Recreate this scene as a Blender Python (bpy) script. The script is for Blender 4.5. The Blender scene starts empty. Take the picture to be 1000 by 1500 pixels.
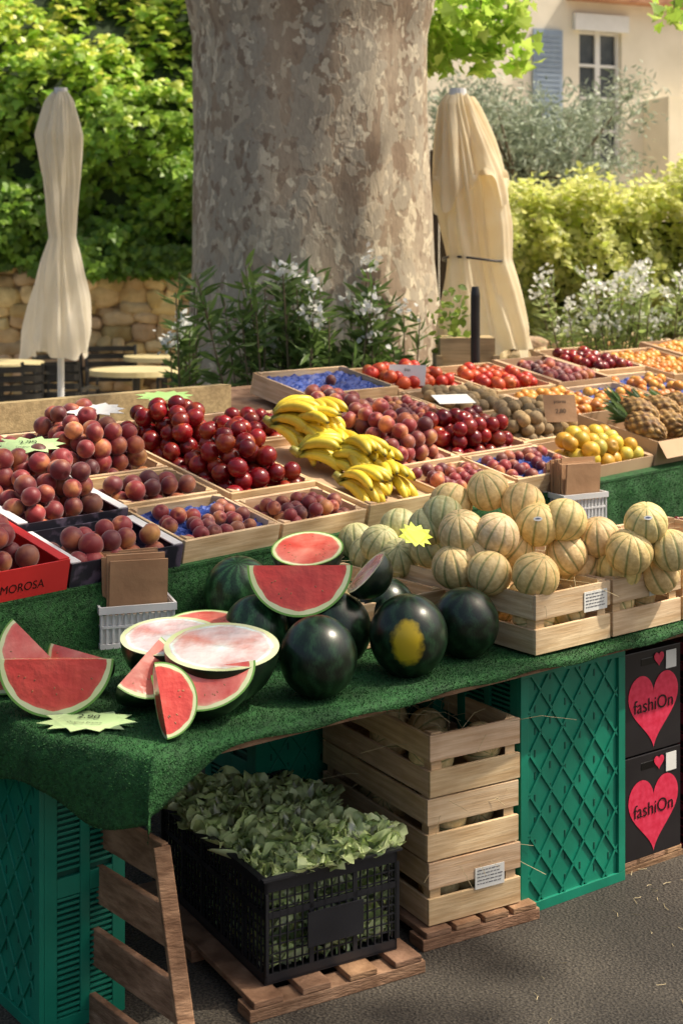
import bpy, math, random
import numpy as np
from mathutils import Vector, Matrix
rng=np.random.default_rng(7); random.seed(7)
FL=2083.; HZ=385.; EH=1.6
def G(px,py,z):
    d=(EH-z)*FL/(py-HZ); return np.array([(px-500)/FL*d,d,z])
def DP(px,py,d): return np.array([(px-500)/FL*d,d,EH-(py-HZ)*d/FL])
U=lambda a,b,n=None: rng.uniform(a,b,n)
# ---------------------------------------------------------------- mesh helpers
def T(x,y,z):
    M=np.eye(4);M[:3,3]=(x,y,z);return M
def RZ(a):
    M=np.eye(4);c,s=math.cos(a),math.sin(a);M[:2,:2]=[[c,-s],[s,c]];return M
def RX(a):
    M=np.eye(4);c,s=math.cos(a),math.sin(a);M[1:3,1:3]=[[c,-s],[s,c]];return M
def RY(a):
    M=np.eye(4);c,s=math.cos(a),math.sin(a);M[0,0]=c;M[0,2]=s;M[2,0]=-s;M[2,2]=c;return M
def FR(o,a,b,c):
    M=np.eye(4);M[:3,0]=a;M[:3,1]=b;M[:3,2]=c;M[:3,3]=o;return M
def nrm(v): v=np.asarray(v,float);return v/np.linalg.norm(v)
class MB:
    def __init__(s): s.V=[];s.F=[];s.Mi=[];s.C=[];s.n=0
    def add(s,V,F,mat=0,col=(1,1,1),M=None):
        V=np.asarray(V,float)
        if M is not None: V=V@M[:3,:3].T+M[:3,3]
        Fs=F if (isinstance(F,list) and len(F) and isinstance(F[0],np.ndarray)) else [F]
        for f in Fs:
            if isinstance(f,np.ndarray):
                s.F.extend((f+s.n).tolist()); k=len(f)
            else:
                s.F.extend([tuple(i+s.n for i in q) for q in f]); k=len(f)
            s.Mi.extend([mat]*k)
        s.V.append(V)
        c=np.asarray(col,float)
        if c.ndim==1: c=np.tile(c,(len(V),1))
        s.C.append(c); s.n+=len(V)
    def build(s,name,mats,parent=None,M=None,smooth=False,bevel=0):
        me=bpy.data.meshes.new(name)
        V=np.concatenate(s.V)
        me.from_pydata(V.tolist(),[],s.F)
        for m in (mats if isinstance(mats,(list,tuple)) else [mats]): me.materials.append(m)
        me.polygons.foreach_set('material_index',np.array(s.Mi,dtype=np.int32))
        if smooth: me.polygons.foreach_set('use_smooth',np.ones(len(s.F),dtype=bool))
        C=np.concatenate(s.C); C=np.hstack([C,np.ones((len(C),1))]).astype(np.float32)
        at=me.attributes.new('Col','FLOAT_COLOR','POINT'); at.data.foreach_set('color',C.ravel())
        me.update()
        ob=bpy.data.objects.new(name,me); bpy.context.scene.collection.objects.link(ob)
        if parent is not None: ob.parent=parent
        if M is not None: ob.matrix_basis=Matrix(M.tolist())
        if bevel:
            b=ob.modifiers.new('b','BEVEL');b.width=bevel;b.segments=2;b.limit_method='ANGLE'
        return ob
def empty(name,M=None):
    e=bpy.data.objects.new(name,None); e.empty_display_size=.1
    bpy.context.scene.collection.objects.link(e)
    if M is not None: e.matrix_basis=Matrix(M.tolist())
    return e
BV=np.array([(x,y,z) for x in(-.5,.5) for y in(-.5,.5) for z in(-.5,.5)])
BF=[(0,1,3,2),(4,6,7,5),(0,4,5,1),(2,3,7,6),(0,2,6,4),(1,5,7,3)]
def box(mb,lo,hi,mat=0,col=(1,1,1),M=None):
    lo=np.array(lo,float);hi=np.array(hi,float)
    mb.add(BV*(hi-lo)+(lo+hi)/2,BF,mat,col,M)
def wcol(v=.18):
    a=U(1-v,1+v*.4); return (a,a*U(.94,1.0),a*U(.86,1.0))
def tube(mb,P,R,n=8,mat=0,col=(1,1,1),M=None,cap=True):
    P=np.asarray(P,float); R=np.broadcast_to(np.asarray(R,float),(len(P),))
    V=[];up=np.array([0,0,1.]);
    t0=nrm(P[1]-P[0]); a=np.cross(t0,up)
    if np.linalg.norm(a)<.05: a=np.array([1.,0,0])
    a=nrm(a)
    for i in range(len(P)):
        t=nrm(P[min(i+1,len(P)-1)]-P[max(i-1,0)])
        a=nrm(a-t*np.dot(a,t)); b=np.cross(t,a)
        for k in range(n):
            th=2*math.pi*k/n; V.append(P[i]+R[i]*(math.cos(th)*a+math.sin(th)*b))
    F=[(i*n+k,i*n+(k+1)%n,(i+1)*n+(k+1)%n,(i+1)*n+k) for i in range(len(P)-1) for k in range(n)]
    if cap: F+= [tuple(range(n))[::-1],tuple((len(P)-1)*n+k for k in range(n))]
    mb.add(V,F,mat,col,M)
def sph(nu,nv,fn=None):
    V=[(0,0,1.)]
    for j in range(1,nv):
        th=math.pi*j/nv
        for i in range(nu):
            ph=2*math.pi*i/nu; V.append((math.sin(th)*math.cos(ph),math.sin(th)*math.sin(ph),math.cos(th)))
    V.append((0,0,-1.)); V=np.array(V)
    q=np.array([(1+j*nu+i,1+(j+1)*nu+i,1+(j+1)*nu+(i+1)%nu,1+j*nu+(i+1)%nu) for j in range(nv-2) for i in range(nu)])
    l=len(V)-1;b=1+(nv-2)*nu
    t=np.array([(0,1+i,1+(i+1)%nu) for i in range(nu)]+[(l,b+(i+1)%nu,b+i) for i in range(nu)])
    if fn is not None: V=fn(V)
    return V,[q,t]
def rrot(n):
    q=rng.normal(size=(n,4));q/=np.linalg.norm(q,axis=1)[:,None];w,x,y,z=q.T
    return np.stack([np.stack([1-2*(y*y+z*z),2*(x*y-z*w),2*(x*z+y*w)],1),np.stack([2*(x*y+z*w),1-2*(x*x+z*z),2*(y*z-x*w)],1),np.stack([2*(x*z-y*w),2*(y*z+x*w),1-2*(x*x+y*y)],1)],1)
def inst(mb,tpl,C,S,R,cols,mat=0,vcol=None):
    V0,Fs=tpl;n=len(C)
    if n==0:return
    S=np.broadcast_to(np.asarray(S,float),(n,))
    V=np.einsum('nij,vj->nvi',R,V0)*S[:,None,None]+np.asarray(C)[:,None,:]
    off=np.arange(n)*len(V0)
    F=[(f[None]+off[:,None,None]).reshape(-1,f.shape[1]) for f in Fs]
    c=np.repeat(np.asarray(cols)[:,None,:],len(V0),1)
    if vcol is not None: c=c*vcol[None]
    mb.add(V.reshape(-1,3),F,mat,c.reshape(-1,3))
def frames(Nn,upbias=None):
    n=len(Nn); Nn=Nn/np.linalg.norm(Nn,axis=1)[:,None]
    a=rng.normal(size=(n,3)) if upbias is None else rng.normal(size=(n,3))*.45+np.array(upbias)
    a-=Nn*(a*Nn).sum(1)[:,None]; a/=np.linalg.norm(a,axis=1)[:,None]
    b=np.cross(Nn,a)
    return np.stack([b,a,Nn],2)
def leafT(pts,fold=.15):
    V=np.array([(x,y,-fold*abs(x)) for x,y in pts]); return V,[np.array([list(range(len(pts)))])]
OVAL=leafT([(0,0),(.3,.25),(.32,.6),(0,1),(-.32,.6),(-.3,.25)],.3)
IVY=leafT([(0,0),(.38,-.05),(.52,.3),(.25,.5),(0,1),(-.25,.5),(-.52,.3),(-.38,-.05)],.25)
LANCE=leafT([(0,0),(.09,.3),(.09,.6),(0,1),(-.09,.6),(-.09,.3)],.5)
MAPLE=leafT([(0,0),(.25,.02),(.55,-.05),(.42,.22),(.62,.5),(.3,.48),(.22,.72),(0,1),(-.22,.72),(-.3,.48),(-.62,.5),(-.42,.22),(-.55,-.05),(-.25,.02)],.2)
def leafcols(n,c1,c2,br=.35):
    t=U(0,1,n)[:,None]; b=U(1-br,1+br,n)[:,None]
    return (np.array(c1)*(1-t)+np.array(c2)*t)*b
# ---------------------------------------------------------------- materials
def mat(name,c1,c2=None,scale=6,stretch=(1,1,1),rough=.6,bump=0,bscale=None,spec=.5,transl=0,coat=0,det=5,lo=.35,hi=.65,sheen=0,bdist=.01,dirt=0):
    c2=c2 or c1
    m=bpy.data.materials.new(name);m.use_nodes=True;nt=m.node_tree;N=nt.nodes;L=nt.links
    p=N['Principled BSDF'];p.inputs['Roughness'].default_value=rough;p.inputs['Specular IOR Level'].default_value=spec
    p.inputs['Coat Weight'].default_value=coat; p.inputs['Coat Roughness'].default_value=.12
    p.inputs['Sheen Weight'].default_value=sheen
    tc=N.new('ShaderNodeTexCoord');mp=N.new('ShaderNodeMapping');mp.inputs['Scale'].default_value=stretch
    L.new(tc.outputs['Object'],mp.inputs[0])
    nz=N.new('ShaderNodeTexNoise');nz.inputs['Scale'].default_value=scale;nz.inputs['Detail'].default_value=det
    L.new(mp.outputs[0],nz.inputs[0])
    cr=N.new('ShaderNodeValToRGB');cr.color_ramp.elements[0].position=lo;cr.color_ramp.elements[1].position=hi
    cr.color_ramp.elements[0].color=(*c1,1);cr.color_ramp.elements[1].color=(*c2,1)
    L.new(nz.outputs['Fac'],cr.inputs[0])
    at=N.new('ShaderNodeAttribute');at.attribute_name='Col'
    mx=N.new('ShaderNodeMix');mx.data_type='RGBA';mx.blend_type='MULTIPLY';mx.inputs[0].default_value=1
    L.new(cr.outputs[0],mx.inputs[6]);L.new(at.outputs['Color'],mx.inputs[7])
    out=mx.outputs[2]
    if dirt:
        n3=N.new('ShaderNodeTexNoise');n3.inputs['Scale'].default_value=9;n3.inputs['Detail'].default_value=6;L.new(tc.outputs['Object'],n3.inputs[0])
        r3=N.new('ShaderNodeValToRGB');r3.color_ramp.elements[0].position=.32;r3.color_ramp.elements[0].color=(.35,.28,.22,1);r3.color_ramp.elements[1].position=.6;r3.color_ramp.elements[1].color=(1,1,1,1)
        L.new(n3.outputs['Fac'],r3.inputs[0]);m3=N.new('ShaderNodeMix');m3.data_type='RGBA';m3.blend_type='MULTIPLY';m3.inputs[0].default_value=dirt
        L.new(out,m3.inputs[6]);L.new(r3.outputs[0],m3.inputs[7]);out=m3.outputs[2]
    L.new(out,p.inputs['Base Color'])
    if bump:
        b=N.new('ShaderNodeBump');b.inputs['Strength'].default_value=bump;b.inputs['Distance'].default_value=bdist
        n2=N.new('ShaderNodeTexNoise');n2.inputs['Scale'].default_value=bscale or scale*3;n2.inputs['Detail'].default_value=4
        L.new(mp.outputs[0],n2.inputs[0]);L.new(n2.outputs['Fac'],b.inputs['Height']);L.new(b.outputs[0],p.inputs['Normal'])
    if transl:
        tr=N.new('ShaderNodeBsdfTranslucent');ms=N.new('ShaderNodeMixShader');ms.inputs[0].default_value=transl
        L.new(out,tr.inputs[0]);L.new(p.outputs[0],ms.inputs[1]);L.new(tr.outputs[0],ms.inputs[2])
        L.new(ms.outputs[0],N['Material Output'].inputs[0])
    return m
M_wood=mat('pale_wood',(.62,.42,.23),(.84,.65,.42),scale=3,stretch=(2,2,30),rough=.65,bump=.15,bscale=8,dirt=.3)
M_woodx=mat('beam_wood',(.38,.29,.15),(.57,.44,.24),scale=3,stretch=(1.5,25,25),rough=.7,bump=.2,bscale=8,dirt=.4)
M_oldwood=mat('old_pallet_wood',(.24,.13,.07),(.46,.28,.17),scale=3,stretch=(6,6,25),rough=.8,bump=.4,bscale=10,dirt=.7)
M_carpet=mat('artificial_grass',(.008,.062,.012),(.022,.13,.026),scale=90,rough=.8,bump=.8,bscale=260,bdist=.006,dirt=.5)
M_tuft=mat('grass_tufts',(.008,.068,.012),(.025,.14,.028),scale=12,rough=.7,dirt=.5)
M_green=mat('green_plastic',(.005,.20,.125),(.01,.25,.155),scale=4,rough=.38,bump=.05,bscale=60,dirt=.3)
M_greenshade=mat('green_crate_shade',(.0,.07,.045),(.0,.09,.055),scale=4,rough=.6)  # darker green painted as the shade inside the hollow crate and slots
M_black=mat('black_plastic',(.012,.013,.017),(.02,.021,.026),scale=8,rough=.4)
M_metal=mat('black_metal',(.015,.015,.016),(.03,.03,.03),scale=8,rough=.35)
M_peach=mat('peach_skin',(.25,.018,.022),(.84,.40,.12),scale=17,det=3,rough=.5,lo=.47,hi=.80,sheen=.3)
M_nect=mat('nectarine_skin',(.24,.008,.013),(.60,.14,.035),scale=18,det=3,rough=.22,lo=.5,hi=.86)
M_fruit=mat('plain_fruit_skin',(.75,.7,.6),(1,1,1),scale=30,rough=.4)
M_kiwi=mat('kiwi_skin',(.26,.18,.09),(.40,.29,.16),scale=60,rough=.8)
M_blue=mat('blue_tissue',(.015,.035,.20),(.04,.09,.38),scale=30,rough=.5,bump=.6,bscale=60)
M_red=mat('red_cardboard',(.5,.02,.02),(.55,.03,.03),scale=5,rough=.4)
M_dark=mat('printed_dark_cardboard',(.02,.02,.03),(.10,.08,.12),scale=24,rough=.35,lo=.5,hi=.6)
M_card=mat('brown_cardboard',(.46,.30,.18),(.55,.38,.23),scale=5,rough=.8)
M_kraft=mat('kraft_paper',(.36,.20,.10),(.50,.30,.16),scale=5,rough=.75,bump=.3,bscale=20)
M_white=mat('white_plastic',(.65,.66,.66),(.78,.78,.78),scale=8,rough=.4)
M_paper=mat('paper',(.75,.75,.70),(.8,.8,.76),scale=8,rough=.7)
M_ink=mat('ink',(.05,.05,.07),rough=.6)
M_inkb=mat('blue_print',(.10,.13,.25),rough=.6)
M_inkg=mat('faded_green_ink',(.12,.25,.10),rough=.6)
M_gold=mat('dull_gold_print',(.35,.2,.07),rough=.5)
M_star=mat('pale_green_paper',(.42,.60,.27),(.50,.67,.33),scale=8,rough=.6)
M_starg=mat('green_paper',(.30,.5,.16),(.35,.55,.2),scale=8,rough=.6)
M_yel=mat('yellow_paper',(.60,.70,.06),(.65,.75,.1),scale=8,rough=.6)
M_stone=mat('sandstone',(.52,.37,.20),(.82,.67,.44),scale=5,rough=.85,bump=.8,bscale=12,bdist=.04)
M_mortar=mat('mortar',(.20,.14,.09),(.34,.25,.16),scale=9,rough=.9,bump=.5)
M_ivy=mat('ivy_leaf',(.85,.85,.85),(1,1,1),scale=4,rough=.38,transl=.45)
M_leaf=mat('leaf',(.85,.85,.85),(1,1,1),scale=4,rough=.45,transl=.5)
M_pleaf=mat('plane_leaf',(.85,.85,.85),(1,1,1),scale=4,rough=.5,transl=.6)
M_olive=mat('olive_leaf',(.85,.85,.85),(1,1,1),scale=4,rough=.5,transl=.2)
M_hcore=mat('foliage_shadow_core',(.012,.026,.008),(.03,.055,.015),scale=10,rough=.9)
M_flower=mat('white_petals',(.84,.84,.78),(.88,.88,.84),rough=.5,transl=.3)
M_twig=mat('twig',(.12,.09,.05),(.2,.15,.09),scale=20,rough=.8)
M_cloth=mat('parasol_canvas',(.87,.81,.68),(.91,.86,.75),scale=6,rough=.85,transl=.5,bump=.25,bscale=14,bdist=.02)
M_cloth2=mat('parasol_canvas_beige',(.88,.77,.54),(.92,.84,.64),scale=6,rough=.85,transl=.5,bump=.25,bscale=12,bdist=.02)
M_wall=mat('stucco',(.74,.68,.54),(.84,.78,.64),scale=1.5,rough=.9,bump=.2,bscale=40)
M_shut=mat('blue_shutter',(.25,.32,.42),(.29,.37,.47),scale=5,rough=.6)
M_wframe=mat('window_white',(.75,.75,.72),(.8,.8,.78),rough=.5)
M_glass=mat('window_glass',(.03,.04,.05),(.1,.11,.12),scale=2,rough=.08)
M_fence=mat('dark_fence',(.05,.035,.02),(.11,.075,.05),scale=5,stretch=(20,20,1),rough=.85)
M_tile=mat('roof_tile',(.35,.16,.09),(.5,.27,.16),scale=5,rough=.85)
M_rind=mat('dark_watermelon_rind',(.004,.011,.006),(.010,.028,.012),scale=9,stretch=(3,3,.6),rough=.28,bump=.04,bscale=30,lo=.4,hi=.7)
M_rindg=mat('green_watermelon_rind',(.010,.035,.014),(.03,.085,.03),scale=7,stretch=(3,3,.6),rough=.3)
M_flesh=mat('watermelon_flesh',(.54,.028,.022),(.76,.13,.085),scale=14,det=8,rough=.35,coat=.5,bump=.4,bscale=30,lo=.25,hi=.85)
M_fleshp=mat('pink_watermelon_flesh',(.60,.08,.055),(.85,.36,.27),scale=16,det=8,rough=.3,coat=1,bump=.5,bscale=18,lo=.38,hi=.78)
M_pith=mat('watermelon_pith',(.58,.66,.32),(.72,.77,.48),scale=10,rough=.4,coat=.4)
M_rim=mat('rind_rim',(.10,.26,.04),(.17,.36,.07),rough=.4)
M_film=mat('cling_film_painted_glare',(.64,.30,.24),(.80,.78,.77),scale=10,det=8,rough=.10,bump=.9,bscale=10,coat=1,bdist=.02,lo=.36,hi=.54)  # white sky glare on the film is painted into the colour
M_melon=mat('cantaloupe_rind',(.80,.76,.66),(1,1,.97),scale=75,det=5,rough=.55,bump=.35,bscale=130,bdist=.004,lo=.38,hi=.6)
M_banana=mat('banana_skin',(.74,.66,.42),(1,1,1),scale=30,rough=.42,lo=.28,hi=.45)
M_straw=mat('straw',(.45,.36,.2),(.5,.42,.25),rough=.8)
M_lett=mat('lettuce_leaf',(.88,.92,.8),(1,1,1),scale=22,rough=.4,transl=.25,spec=.6)
M_pink=mat('printed_heart',(.62,.02,.06),(.74,.05,.11),scale=60,rough=.3)
M_bbox=mat('glossy_black_carton',(.012,.010,.012),(.02,.018,.02),rough=.3)
M_maroon=mat('maroon_plastic',(.16,.015,.03),(.2,.02,.04),rough=.4)
M_pine=mat('pineapple_skin',(.22,.10,.03),(.55,.33,.10),scale=34,rough=.6,bump=.8,bscale=60)
M_table=mat('cafe_table_top',(.66,.56,.30),(.76,.66,.38),rough=.4)
M_seed=mat('melon_seed',(.20,.06,.03),(.45,.2,.08),scale=60,rough=.4)
def asphalt():
    m=bpy.data.materials.new('asphalt');m.use_nodes=True;nt=m.node_tree;N=nt.nodes;L=nt.links;p=N['Principled BSDF'];p.inputs['Roughness'].default_value=.85
    tc=N.new('ShaderNodeTexCoord')
    n1=N.new('ShaderNodeTexNoise');n1.inputs['Scale'].default_value=170;n1.inputs['Detail'].default_value=3
    n2=N.new('ShaderNodeTexNoise');n2.inputs['Scale'].default_value=2.2;n2.inputs['Detail'].default_value=6
    v=N.new('ShaderNodeTexVoronoi');v.inputs['Scale'].default_value=130
    for n in (n1,n2,v): L.new(tc.outputs['Object'],n.inputs[0])
    r1=N.new('ShaderNodeValToRGB');e=r1.color_ramp.elements;e[0].position=.35;e[0].color=(.022,.020,.018,1);e[1].position=.72;e[1].color=(.13,.117,.095,1)
    r2=N.new('ShaderNodeValToRGB');e=r2.color_ramp.elements;e[0].position=.35;e[0].color=(.45,.43,.40,1);e[1].position=.65;e[1].color=(1.1,1.05,.98,1)
    L.new(n1.outputs['Fac'],r1.inputs[0]);L.new(n2.outputs['Fac'],r2.inputs[0])
    mx=N.new('ShaderNodeMix');mx.data_type='RGBA';mx.blend_type='MULTIPLY';mx.inputs[0].default_value=1
    L.new(r1.outputs[0],mx.inputs[6]);L.new(r2.outputs[0],mx.inputs[7]);L.new(mx.outputs[2],p.inputs['Base Color'])
    b=N.new('ShaderNodeBump');b.inputs['Strength'].default_value=.6;b.inputs['Distance'].default_value=.006
    L.new(v.outputs['Distance'],b.inputs['Height']);L.new(b.outputs[0],p.inputs['Normal'])
    return m
M_asph=asphalt()
M_bounce=mat('pale_bounce_gravel',(.46,.40,.29),(.60,.53,.40),scale=40,rough=.9,bump=.5)  # pale colour for the added bounce sheet
def bark():
    m=bpy.data.materials.new('plane_bark');m.use_nodes=True;nt=m.node_tree;N=nt.nodes;L=nt.links;p=N['Principled BSDF'];p.inputs['Roughness'].default_value=.8
    tc=N.new('ShaderNodeTexCoord')
    def lay(scale,st,lo,hi,det,off,dist=.6):
        mp=N.new('ShaderNodeMapping');mp.inputs['Scale'].default_value=st;mp.inputs['Location'].default_value=off
        L.new(tc.outputs['Object'],mp.inputs[0])
        n=N.new('ShaderNodeTexNoise');n.inputs['Scale'].default_value=scale;n.inputs['Detail'].default_value=det;n.inputs['Distortion'].default_value=dist
        n.inputs['Roughness'].default_value=.5
        L.new(mp.outputs[0],n.inputs[0])
        r=N.new('ShaderNodeValToRGB');r.color_ramp.elements[0].position=lo;r.color_ramp.elements[1].position=hi
        L.new(n.outputs['Fac'],r.inputs[0]);return r.outputs[0],n
    def mix(f,a,b):
        x=N.new('ShaderNodeMix');x.data_type='RGBA'
        L.new(f,x.inputs[0])
        for i,c in ((6,a),(7,b)):
            if isinstance(c,tuple): x.inputs[i].default_value=(*c,1)
            else: L.new(c,x.inputs[i])
        return x.outputs[2]
    f0,_=lay(1.6,(1,1,.5),.38,.62,4,(3,1,2))
    base=mix(f0,(.36,.27,.185),(.46,.385,.285))
    f4,_=lay(4,(1,1,.4),.55,.58,4,(1,8,3),.4); base=mix(f4,base,(.30,.22,.15))
    f1,_=lay(6,(1,1,.6),.50,.52,4,(0,0,0),.4); base=mix(f1,base,(.44,.385,.295))
    f2,_=lay(10,(1,1,.65),.55,.57,4,(5,2,1),.4); base=mix(f2,base,(.56,.48,.355))
    f3,_=lay(15,(1,1,.7),.60,.61,3,(9,4,7),.4); base=mix(f3,base,(.72,.64,.48))
    f6,_=lay(17,(1,1,.7),.61,.62,3,(4,4,9),.3); base=mix(f6,base,(.31,.235,.165))
    f5,n5=lay(60,(1,1,.4),.2,.8,4,(0,0,0)); 
    mm=N.new('ShaderNodeMix');mm.data_type='RGBA';mm.blend_type='MULTIPLY';mm.inputs[0].default_value=.3
    L.new(base,mm.inputs[6]);L.new(f5,mm.inputs[7]);L.new(mm.outputs[2],p.inputs['Base Color'])
    ad=N.new('ShaderNodeMath');ad.operation='ADD';L.new(f1,ad.inputs[0]);L.new(f2,ad.inputs[1])
    ad2=N.new('ShaderNodeMath');ad2.operation='ADD';L.new(ad.outputs[0],ad2.inputs[0]);L.new(n5.outputs['Fac'],ad2.inputs[1])
    b=N.new('ShaderNodeBump');b.inputs['Strength'].default_value=.3;b.inputs['Distance'].default_value=.010
    L.new(ad2.outputs[0],b.inputs['Height']);L.new(b.outputs[0],p.inputs['Normal'])
    return m
M_bark=bark()
def text(body,size,M,parent,m=None,name='lettering'):
    cu=bpy.data.curves.new(name,'FONT');cu.body=body;cu.size=size;cu.align_x='CENTER';cu.align_y='CENTER'
    cu.materials.append(m or M_ink)
    o=bpy.data.objects.new(name,cu);bpy.context.scene.collection.objects.link(o);o.parent=parent;o.matrix_basis=Matrix(M.tolist());return o
# ---------------------------------------------------------------- ground
mb=MB();mb.add([(-150,-60,0),(150,-60,0),(150,240,0),(-150,240,0)],[(0,1,2,3)]);mb.build('ground',M_asph)
mb=MB();mb.add([(-20,6.4,.004),(20,6.4,.004),(20,40,.004),(-20,40,.004)],[(0,1,2,3)]);mb.build('bounce_terrace',M_bounce)  # pale ground sheet added to bounce sunlight
# ---------------------------------------------------------------- plane tree
tree=empty('plane_tree',T(-.19,8.3,0))
TR=8.3/7.8
mb=MB();n=128;Z=np.linspace(0,4.6,90);V=[]
zz=[0,.3,.8,1.1,1.6,2.3,2.9,3.3,3.9,4.6];rr=[1.05,.85,.74,.70,.645,.62,.63,.71,.86,.7]
for z in Z:
    r=np.interp(z,zz,rr)*TR
    for k in range(n):
        a=2*math.pi*k/n
        q=1+.035*math.sin(3*a+1+.5*z)+.02*math.sin(7*a+1.3*z)+.012*math.sin(13*a-2*z)+.06*max(0,1-z/1.2)*math.sin(5*a+1)
        V.append((r*q*math.cos(a),r*q*.95*math.sin(a),z))
F=[(i*n+k,i*n+(k+1)%n,(i+1)*n+(k+1)%n,(i+1)*n+k) for i in range(len(Z)-1) for k in range(n)]
mb.add(V,F)
def limb(p0,p1,r0,r1,sag=.4):
    p0=np.array(p0,float);p1=np.array(p1,float);t=np.linspace(0,1,14)[:,None]
    P=p0*(1-t)+p1*t+np.array([0,0,1])*sag*np.sin(t*math.pi)+rng.normal(size=(14,3))*.04
    tube(mb,P,np.linspace(r0,r1,14),20)
limbs=[((-.35,0,3.7),(-3.2,.5,7.2)),((.35,0,3.7),(3.2,-.2,7.3)),((0,-.2,4),(-.6,-1.8,7.6)),((0,.2,4),(.6,2.8,7.6))]
for i_,(a,b) in enumerate(limbs): limb(a,b,.46,.12)
for _ in range(26):
    a,b=limbs[_%4];t=U(.5,.95);p=np.array(a)*(1-t)+np.array(b)*t
    limb(p,p+np.array([U(-1.6,1.6),U(-1.6,1.6),U(.1,1.2)]),.07,.02,.1)
mb.build('trunk_and_limbs',M_bark,tree,smooth=True)
mb=MB()
N=3600
c=rng.normal(size=(60,3))*np.array([1.9,1.2,.6])+np.array([-.3,.4,8.5])
idx=rng.integers(0,60,N);C=c[idx]+rng.normal(size=(N,3))*np.array([.4,.4,.3])
c2=np.stack([U(2.4,5.4,18),U(-5.2,-2.2,18),U(7.0,7.8,18)],1);idx=rng.integers(0,18,330)  # unseen leaf clusters added to dapple the light on the stall
C=np.vstack([C,c2[idx]+rng.normal(size=(330,3))*np.array([.3,.3,.2])])
Nn=rng.normal(size=(len(C),3))*.6+np.array([0,0,1])
inst(mb,MAPLE,C,U(.14,.22,len(C)),frames(Nn),leafcols(len(C),(.07,.16,.02),(.12,.2,.03)))
for (px,py,s) in [(640,20,.26),(690,45,.2),(720,25,.25),(655,75,.18),(740,60,.15),(700,90,.13),(630,100,.12),(760,95,.08),(622,50,.15),(985,20,.12),(665,15,.2),(735,10,.2)]:
    o=DP(px,py,8.9)-np.array([-.19,8.3,0]);k=int(40*(s/.2)**1.3)
    C=rng.normal(size=(k,3))*np.array([.45,.5,.42])*s+o
    inst(mb,MAPLE,C,U(.06,.115,k),frames(rng.normal(size=(k,3))*.7+np.array([-.3,-.6,-.6])),leafcols(k,(.36,.58,.07),(.66,.82,.18)))
mb.build('crown_leaves',M_pleaf,tree)
mb=MB()
for px,x0 in [(640,.3),(700,.5),(740,.9)]:
    a=DP(px,80,8.9)-np.array([-.19,8.3,0]);tube(mb,[a,a+np.array([.02,0,.4]),a+np.array([.15,-.1,1.2]),(2.0,-.1,6.0)],[.003,.006,.012,.04],6)
a=DP(985,20,8.9)-np.array([-.19,8.3,0]);tube(mb,[a,a+np.array([.05,0,.5]),(2.7,-.15,6.9)],[.003,.008,.03],6)
tube(mb,[(.8,-.1,5.0),(2.2,-1.8,6.2),(3.6,-3.4,7.2),(4.6,-4.6,7.5)],[.14,.09,.06,.02],10)  # unseen branch reaching out to the added dapple clusters
mb.build('hanging_twigs',M_twig,tree)
# ---------------------------------------------------------------- stone wall + ivy
SWY=13.2
def superq(p):
    def f(V):
        W=np.sign(V)*np.abs(V)**p;return W/np.max(np.abs(W))
    return f
STS=[sph(12,8,superq(p)) for p in (.5,.6,.75)]
def rubble(mb,x0,x1,y,z1,dep):
    z=0.02
    while z<z1:
        h=U(.09,.18);x=x0+U(0,.2)
        while x<x1:
            w=U(.09,.32);tp=STS[rng.integers(0,3)];hh=h*U(.9,1.4)
            V=tp[0]*np.array([w*.56,dep,hh*.55]);V=V*(1+rng.normal(size=V.shape)*.05)
            a=U(.6,1.2);mb.add(V,tp[1],0,(a,a*U(.88,1),a*U(.70,.98)),T(x+w/2,y+U(-.03,.03),z+h/2+U(-.04,.04))@RY(U(-.3,.3)));x+=w+.002
        z+=h*.94
sw=empty('stone_wall')
mb=MB();box(mb,(-7,SWY+.02,0),(.3,SWY+.5,1.64));mb.build('mortar_core',M_mortar,sw)
mb=MB();rubble(mb,-7,.3,SWY+.04,1.62,.10);mb.build('stones',M_stone,sw,smooth=True)
ivy=empty('ivy_hedge')
mb=MB()
prof=np.array([(13.2,1.5),(13.15,2.2),(13.3,3.0),(13.9,3.8),(14.9,4.7),(15.5,6.2)])
def bulge(x,s): return .22*np.sin(2.1*x+3*s)+.16*np.sin(4.7*x-5*s+1)+.08*np.sin(11*x+9*s)
N=21000
s=U(0,1,N)*5;i=np.minimum(s.astype(int),4);f=s-i
P=prof[i]*(1-f)[:,None]+prof[i+1]*f[:,None];x=U(-5.6,.1,N)
tan=prof[i+1]-prof[i];nn=np.stack([-tan[:,1],tan[:,0]],1);nn/=np.linalg.norm(nn,axis=1)[:,None]
b=bulge(x,s)+U(-.18,.10,N)
C=np.stack([x,P[:,0]+nn[:,0]*b,P[:,1]+nn[:,1]*b],1)
Nn=np.stack([x*0,nn[:,0],nn[:,1]],1)+rng.normal(size=(N,3))*.45+np.array([0.1,0,.35])
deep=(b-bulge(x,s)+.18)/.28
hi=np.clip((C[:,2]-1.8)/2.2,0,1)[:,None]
cols=leafcols(N,(.09,.21,.025),(.23,.38,.05),.35)*(0.5+.75*deep[:,None])*(1+1.5*hi)*(np.array([1,1,1])+hi*np.array([.5,.12,0]))  # inner shade and the lit, yellower top are put into the leaf colours
inst(mb,IVY,C,U(.065,.13,N),frames(Nn,(0,-.2,-1)),np.minimum(cols,.85))
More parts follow.
